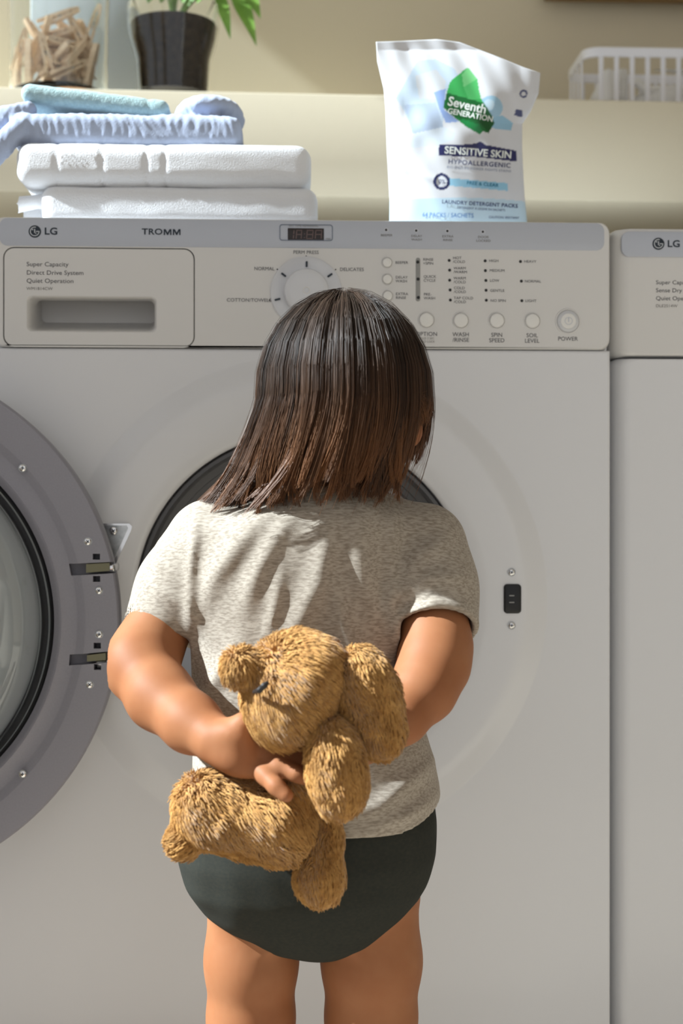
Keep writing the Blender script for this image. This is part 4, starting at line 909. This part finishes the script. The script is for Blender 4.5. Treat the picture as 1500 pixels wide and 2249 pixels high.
# hem, sleeve ends and neck are cut open
hz = P(0, 1848, -.09)[2]
S_, Xg, Yg, Zg = f.sl(f.lo, f.lo+f.h*f.n); xm = P(830, 1800)[0]
hemz = hz+np.clip(Xg-xm, 0, 1)**2*6.5*1.0+np.clip(P(560, 1800)[0]-Xg, 0, 1)**2*4
f.f = np.maximum(f.f, (hemz-Zg)).astype(np.float32)
nl = shl[2]-shl[0]; f.cut(P(341, 1386, -.020), (nl[0]*.62, nl[1], nl[2]), (f.lo[0], YC-.13, P(0, 1500)[2]), (P(418, 1400)[0], YC+.08, P(0, 1300)[2]))
f.cut(P(960, 1352, -.062), (.006, -.62, -.80), (P(872, 1400)[0], YC-.13, P(0, 1560)[2]), (f.lo[0]+f.h*f.n[0], YC+.08, P(0, 1250)[2]))
f.path([P(385, 1310, -.012), P(341, 1390, -.020), P(310, 1450, -.03)], [R(70), R(72), R(76)], .002, True)
f.path([P(948, 1290, -.018), P(957, 1400, -.046), P(957, 1450, -.06)], [R(76), R(80), R(82)], .002, True)
f.cap(P(718, 1100, .004), P(722, 1040, .006), R(74), R(80), .003, True)
f.loft([P(0, y)[2] for y in (1900, 1830, 1790, 1760)], [P(688, 1800)[0]]*4, [YC-.004]*4, [R(252), R(262), R(258), R(220)], [.080, .086, .086, .07], 2.4, .003, True)
blob('t_shirt', f, M_shirt, child, 2)

# hair: a dark under-layer and combed strands falling from the crown
HC = P(756, 862); hrng = np.random.default_rng(21)
RX, RY, RZ = .0765, .093, .0875
def hairpath(phi, lay, zend, m=14, shiftk=1.0):
    """strand centre lines: phi azimuth (0 = back of head, + = right), lay = shell scale, zend = photo row of the tip"""
    n = len(phi); t = np.linspace(0, 1, m)[None, :]
    th0 = hrng.uniform(.02, .13, n)[:, None]; nb = .46
    th = np.where(t < nb, th0+(math.pi*.52-th0)*(t/nb), math.pi*.52)
    s = np.clip((t-nb)/(1-nb), 0, 1)*(zend[:, None]-872)/218.0
    sp, cp = np.sin(phi)[:, None], np.cos(phi)[:, None]; l = lay[:, None]
    x = RX*l*np.sin(th)*sp; y = -RY*l*np.sin(th)*cp; z = RZ*l*np.cos(th)
    z = z-s*218*SK
    left = np.clip(-sp, 0, 1); right = np.clip(sp, 0, 1)
    x = x+SK*(-(48+30*left)*np.clip(s, 0, 2)**(1.6-.5*left)-8*right*s*s+6*right*np.sin(math.pi*np.clip(s, 0, 1)*.8))*shiftk
    y = y+.020*np.clip(s, 0, 1.4)**1.5*np.clip(cp, 0, 1)
    return np.stack([HC[0]+x, HC[1]+y, HC[2]+z], -1), t, s
NC = 460; cph = hrng.uniform(-math.pi, math.pi, NC); face = math.radians(158)
fd = np.abs((cph-face+math.pi) % (2*math.pi)-math.pi)
clay = hrng.uniform(.86, 1.0, NC)
cend = hrng.uniform(1035, 1098, NC)+22*np.clip(-np.sin(cph), 0, 1)
cend = np.where(hrng.random(NC) < .05, cend+hrng.uniform(15, 55, NC), cend)
pd = np.degrees(cph); tuck = (pd > 54) & (pd < 84)
cend = np.where(tuck, hrng.uniform(890, 915, NC), cend); cend = np.where((pd >= 84) & (pd < 112), hrng.uniform(930, 1010, NC), cend)
cend = np.where(fd < math.radians(48), 874+hrng.uniform(-20, 6, NC), cend)
PER = 32; ci = np.repeat(np.arange(NC), PER); N = len(ci)
phi = cph[ci]+hrng.normal(0, .045, N); lay = clay[ci]+hrng.normal(0, .012, N); zend = cend[ci]+hrng.normal(0, 17, N)
Pp, t, s = hairpath(phi, np.clip(lay, .84, 1.015), zend)
gph = cph[ci]; Gp, _, _ = hairpath(gph, clay[ci], cend[ci])
k_ = np.clip(s, 0, 1)[..., None]*.62                     # strands of one lock draw together towards the tip
Pp = Pp*(1-k_)+Gp*k_
wa, wb, wc_ = (hrng.uniform(0, 6.28, NC)[ci][:, None] for _ in range(3)); am = hrng.uniform(.4, 1.6, NC)[ci][:, None]
Pp[..., 0] += .0024*am*np.sin(5*t+wa)*t+.0115*am*np.clip(s, 0, 1.2)**3*np.sin(wb)
Pp[..., 1] += .0016*am*np.sin(6*t+wc_)*t-.007*np.clip(s, 0, 1.2)**3*np.cos(wb)
Pp += hrng.normal(0, .0006, (N, 1, 3))*t[..., None]
rad = (.00034*(1-.55*t**2))*np.ones((N, 1))
# stray flyaway hairs
NF = 160; fp = hrng.uniform(-2.2, 1.9, NF); Fp, ft, fs = hairpath(fp, hrng.uniform(1.0, 1.05, NF), hrng.uniform(1000, 1120, NF))
Fp += np.clip(hrng.normal(0, .0035, (NF, 1, 3)), -.005, .005)*(ft[..., None]**1.5); Pp = np.concatenate([Pp, Fp]); rad = np.concatenate([rad, np.full((NF, 14), .00011)])
hv_, hq_ = tubes(Pp, rad, 3)
tone = np.concatenate([hrng.uniform(.40, 1.6, NC)[ci]*hrng.uniform(.8, 1.2, N), np.full(NF, 1.3)])[:, None]
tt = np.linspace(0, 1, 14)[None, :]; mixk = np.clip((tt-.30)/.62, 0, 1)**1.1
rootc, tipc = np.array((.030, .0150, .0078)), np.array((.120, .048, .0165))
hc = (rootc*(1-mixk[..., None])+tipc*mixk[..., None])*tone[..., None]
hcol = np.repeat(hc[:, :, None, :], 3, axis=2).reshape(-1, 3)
f = Field((HC[0]-.12, HC[1]-.11, P(0, 1100)[2]), (HC[0]+.10, HC[1]+.11, HC[2]+.10), .0032)
f.ell(HC, (RX*.90, RY*.90, RZ*.91), 0)
f.loft([P(0, y)[2] for y in (1062, 1000, 940, 880)], [HC[0]+d_*SK for d_ in (-62, -32, -12, 0)], [HC[1]-.010+.006, HC[1]-.016, HC[1]-.018, HC[1]-.02], [R(150), R(158), R(160), R(162)], [.048, .056, .060, .064], 2.1, .01)
f.ell(hd(0, .085, -.045), (.066, .075, .062), .006, HR, True); f.ell(hd(.074, .008, -.034), (.026, .028, .036), .004, HR, True)
cv, cq = f.mesh(2)
me = fastmesh('hair', np.concatenate([hv_, cv]), np.concatenate([hq_, cq+len(hv_)]))
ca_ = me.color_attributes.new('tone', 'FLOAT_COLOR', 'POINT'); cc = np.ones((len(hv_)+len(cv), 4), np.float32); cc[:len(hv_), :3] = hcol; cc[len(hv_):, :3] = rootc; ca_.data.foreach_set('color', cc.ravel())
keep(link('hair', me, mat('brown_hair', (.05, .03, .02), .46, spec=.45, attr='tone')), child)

# ================================================================== THE PLUSH TOY (in the child's hands)
toy = thing('plush_toy', 'tan plush animal with long floppy ears, held behind the toddler\'s back', 'plush toy', P(600, 1800, -.13))
frng = np.random.default_rng(5)
def furry(name, field, flow, dens, ln=(.006, .010), lay=.75, parent=toy):
    v, q_ = field.mesh(3); nr = vnormals(v, q_)
    ar = .5*np.linalg.norm(np.cross(v[q_[:, 2]]-v[q_[:, 0]], v[q_[:, 3]]-v[q_[:, 1]]), axis=1); n = int(ar.sum()*dens)
    fi = frng.choice(len(q_), n, p=ar/ar.sum()); w_ = frng.dirichlet((1, 1, 1, 1), n)
    p = sum(v[q_[fi, i]]*w_[:, i:i+1] for i in range(4)); nn = sum(nr[q_[fi, i]]*w_[:, i:i+1] for i in range(4)); nn /= np.linalg.norm(nn, axis=1, keepdims=True)
    fl = np.array(flow(p)); fl = fl-(fl*nn).sum(1, keepdims=True)*nn
    cl = np.stack([wav(p[:, 0], p[:, 1], p[:, 2], 70+i, 420, 6) for i in range(3)], 1)*1.3+np.stack([wav(p[:, 0], p[:, 1], p[:, 2], 80+i, 170, 5) for i in range(3)], 1)*.9   # matted tufts
    d = nn*(1-lay)+fl*lay+cl*.42+frng.normal(0, .12, (n, 3)); dn = (d*nn).sum(1, keepdims=True); d = d+nn*np.clip(.22-dn, 0, 1); d /= np.linalg.norm(d, axis=1, keepdims=True)
    L_ = frng.uniform(*ln, n)[:, None]; bend = fl*.35*L_
    S_ = np.stack([p-nn*.0012, p+d*L_*.5+nn*.0006, p+d*L_+bend-nn*L_*.12], 1)
    rr = np.array([.00075, .00062, .00022])[None, :]*frng.uniform(.8, 1.25, (n, 1))
    tv_, tq = tubes(S_, rr, 3)
    o = link(name, fastmesh(name, np.concatenate([v, tv_]), np.concatenate([q_, tq+len(v)])), M_plush); return keep(o, parent)
def FB(c, r, h=.0022): c = np.array(c); return Field(c-r, c+r, h)
def T(px, py, d): return P(px, py, d)
def rr_(px, d): return R(px, d)
DN = 520000
def toward(ax): return lambda p: np.tile(np.array(ax, float), (len(p), 1))
def RYd(deg): return Matrix.Rotation(math.radians(deg), 3, 'Y')
# trunk
d0 = -.132; c = T(540, 1800, d0); f = FB(c, .11)
f.ell(c, (rr_(140, d0), .035, rr_(76, d0)), .01, RYd(8)); f.ell(T(448, 1768, d0), (rr_(60, d0), .033, rr_(64, d0)), .02); f.ell(T(618, 1815, d0), (rr_(62, d0), .034, rr_(70, d0)), .02)
f.cap(T(640, 1760, d0-.002), T(672, 1700, -.140), rr_(44, d0), rr_(38, d0), .02)
f.disp(lambda X, Y, Z: .0022*wav(X, Y, Z, 61, 85)); furry('trunk', f, toward((.55, -.1, -.85)), DN, (.0045, .0085))
# hind leg at the left, hanging leg
c = T(415, 1838, d0); f = FB(c, .06); f.cap(T(455, 1812, d0), T(404, 1846, d0-.008), rr_(44, d0), rr_(38, d0), .01); furry('leg', f, toward((-.8, -.2, -.5)), DN, (.004, .0070))
dl = -.130; c = T(705, 1880, dl); f = FB(c, .085); f.path([T(712, 1780, dl), T(712, 1850, dl), T(702, 1925, dl-.004), T(702, 1940, dl-.004)], [rr_(34, dl), rr_(36, dl), rr_(46, dl), rr_(46, dl)], .01); furry('leg', f, toward((0, -.1, -1)), DN, (.004, .007))
# head with muzzle
dh = -.158; c = T(640, 1515, dh); f = FB(c, .095)
f.ell(c, (rr_(108, dh), .045, rr_(114, dh)), .01, RYd(15)); f.ell(T(682, 1462, dh), (rr_(72, dh), .040, rr_(60, dh)), .02); f.ell(T(630, 1582, dh), (rr_(58, dh), .038, rr_(50, dh)), .02)
f.cap(T(580, 1478, dh-.012), T(528, 1468, dh-.020), rr_(34, dh), rr_(38, dh), .004)
f.disp(lambda X, Y, Z: .0020*wav(X, Y, Z, 62, 90)); head = furry('head', f, lambda p: (p-T(560, 1440, dh-.03))*np.array([1, .3, 1])/.05*.9+np.array([.3, 0, -.5]), DN, (.0045, .0080))
f = FB(T(573, 1512, dh-.046), .015, .0008); f.path([T(558, 1520, dh-.040), T(570, 1516, dh-.050), T(580, 1506, dh-.052), T(586, 1500, dh-.052)], [.0016, .0022, .0024, .0016], .001)
eye = blob('stitched_eye', f, mat('black_thread', (.012, .009, .008), .5), toy, 1)
# ears
de = -.166; c = T(815, 1552, de); f = FB(c, .085); f.ell(T(822, 1572, de), (rr_(62, de), .020, rr_(98, de)), .01, RYd(-14)); f.ell(T(790, 1482, de), (rr_(48, de), .020, rr_(56, de)), .03, RYd(-14)); furry('ear', f, toward((.25, -.1, -1)), DN, (.004, .0070))
de = -.188; c = T(740, 1690, de); f = FB(c, .085); f.ell(T(745, 1722, de), (rr_(60, de), .019, rr_(76, de)), .01); f.ell(T(728, 1632, de+.006), (rr_(42, de), .019, rr_(58, de)), .03, RYd(-10)); furry('ear', f, toward((.1, -.1, -1)), DN, (.004, .0070))
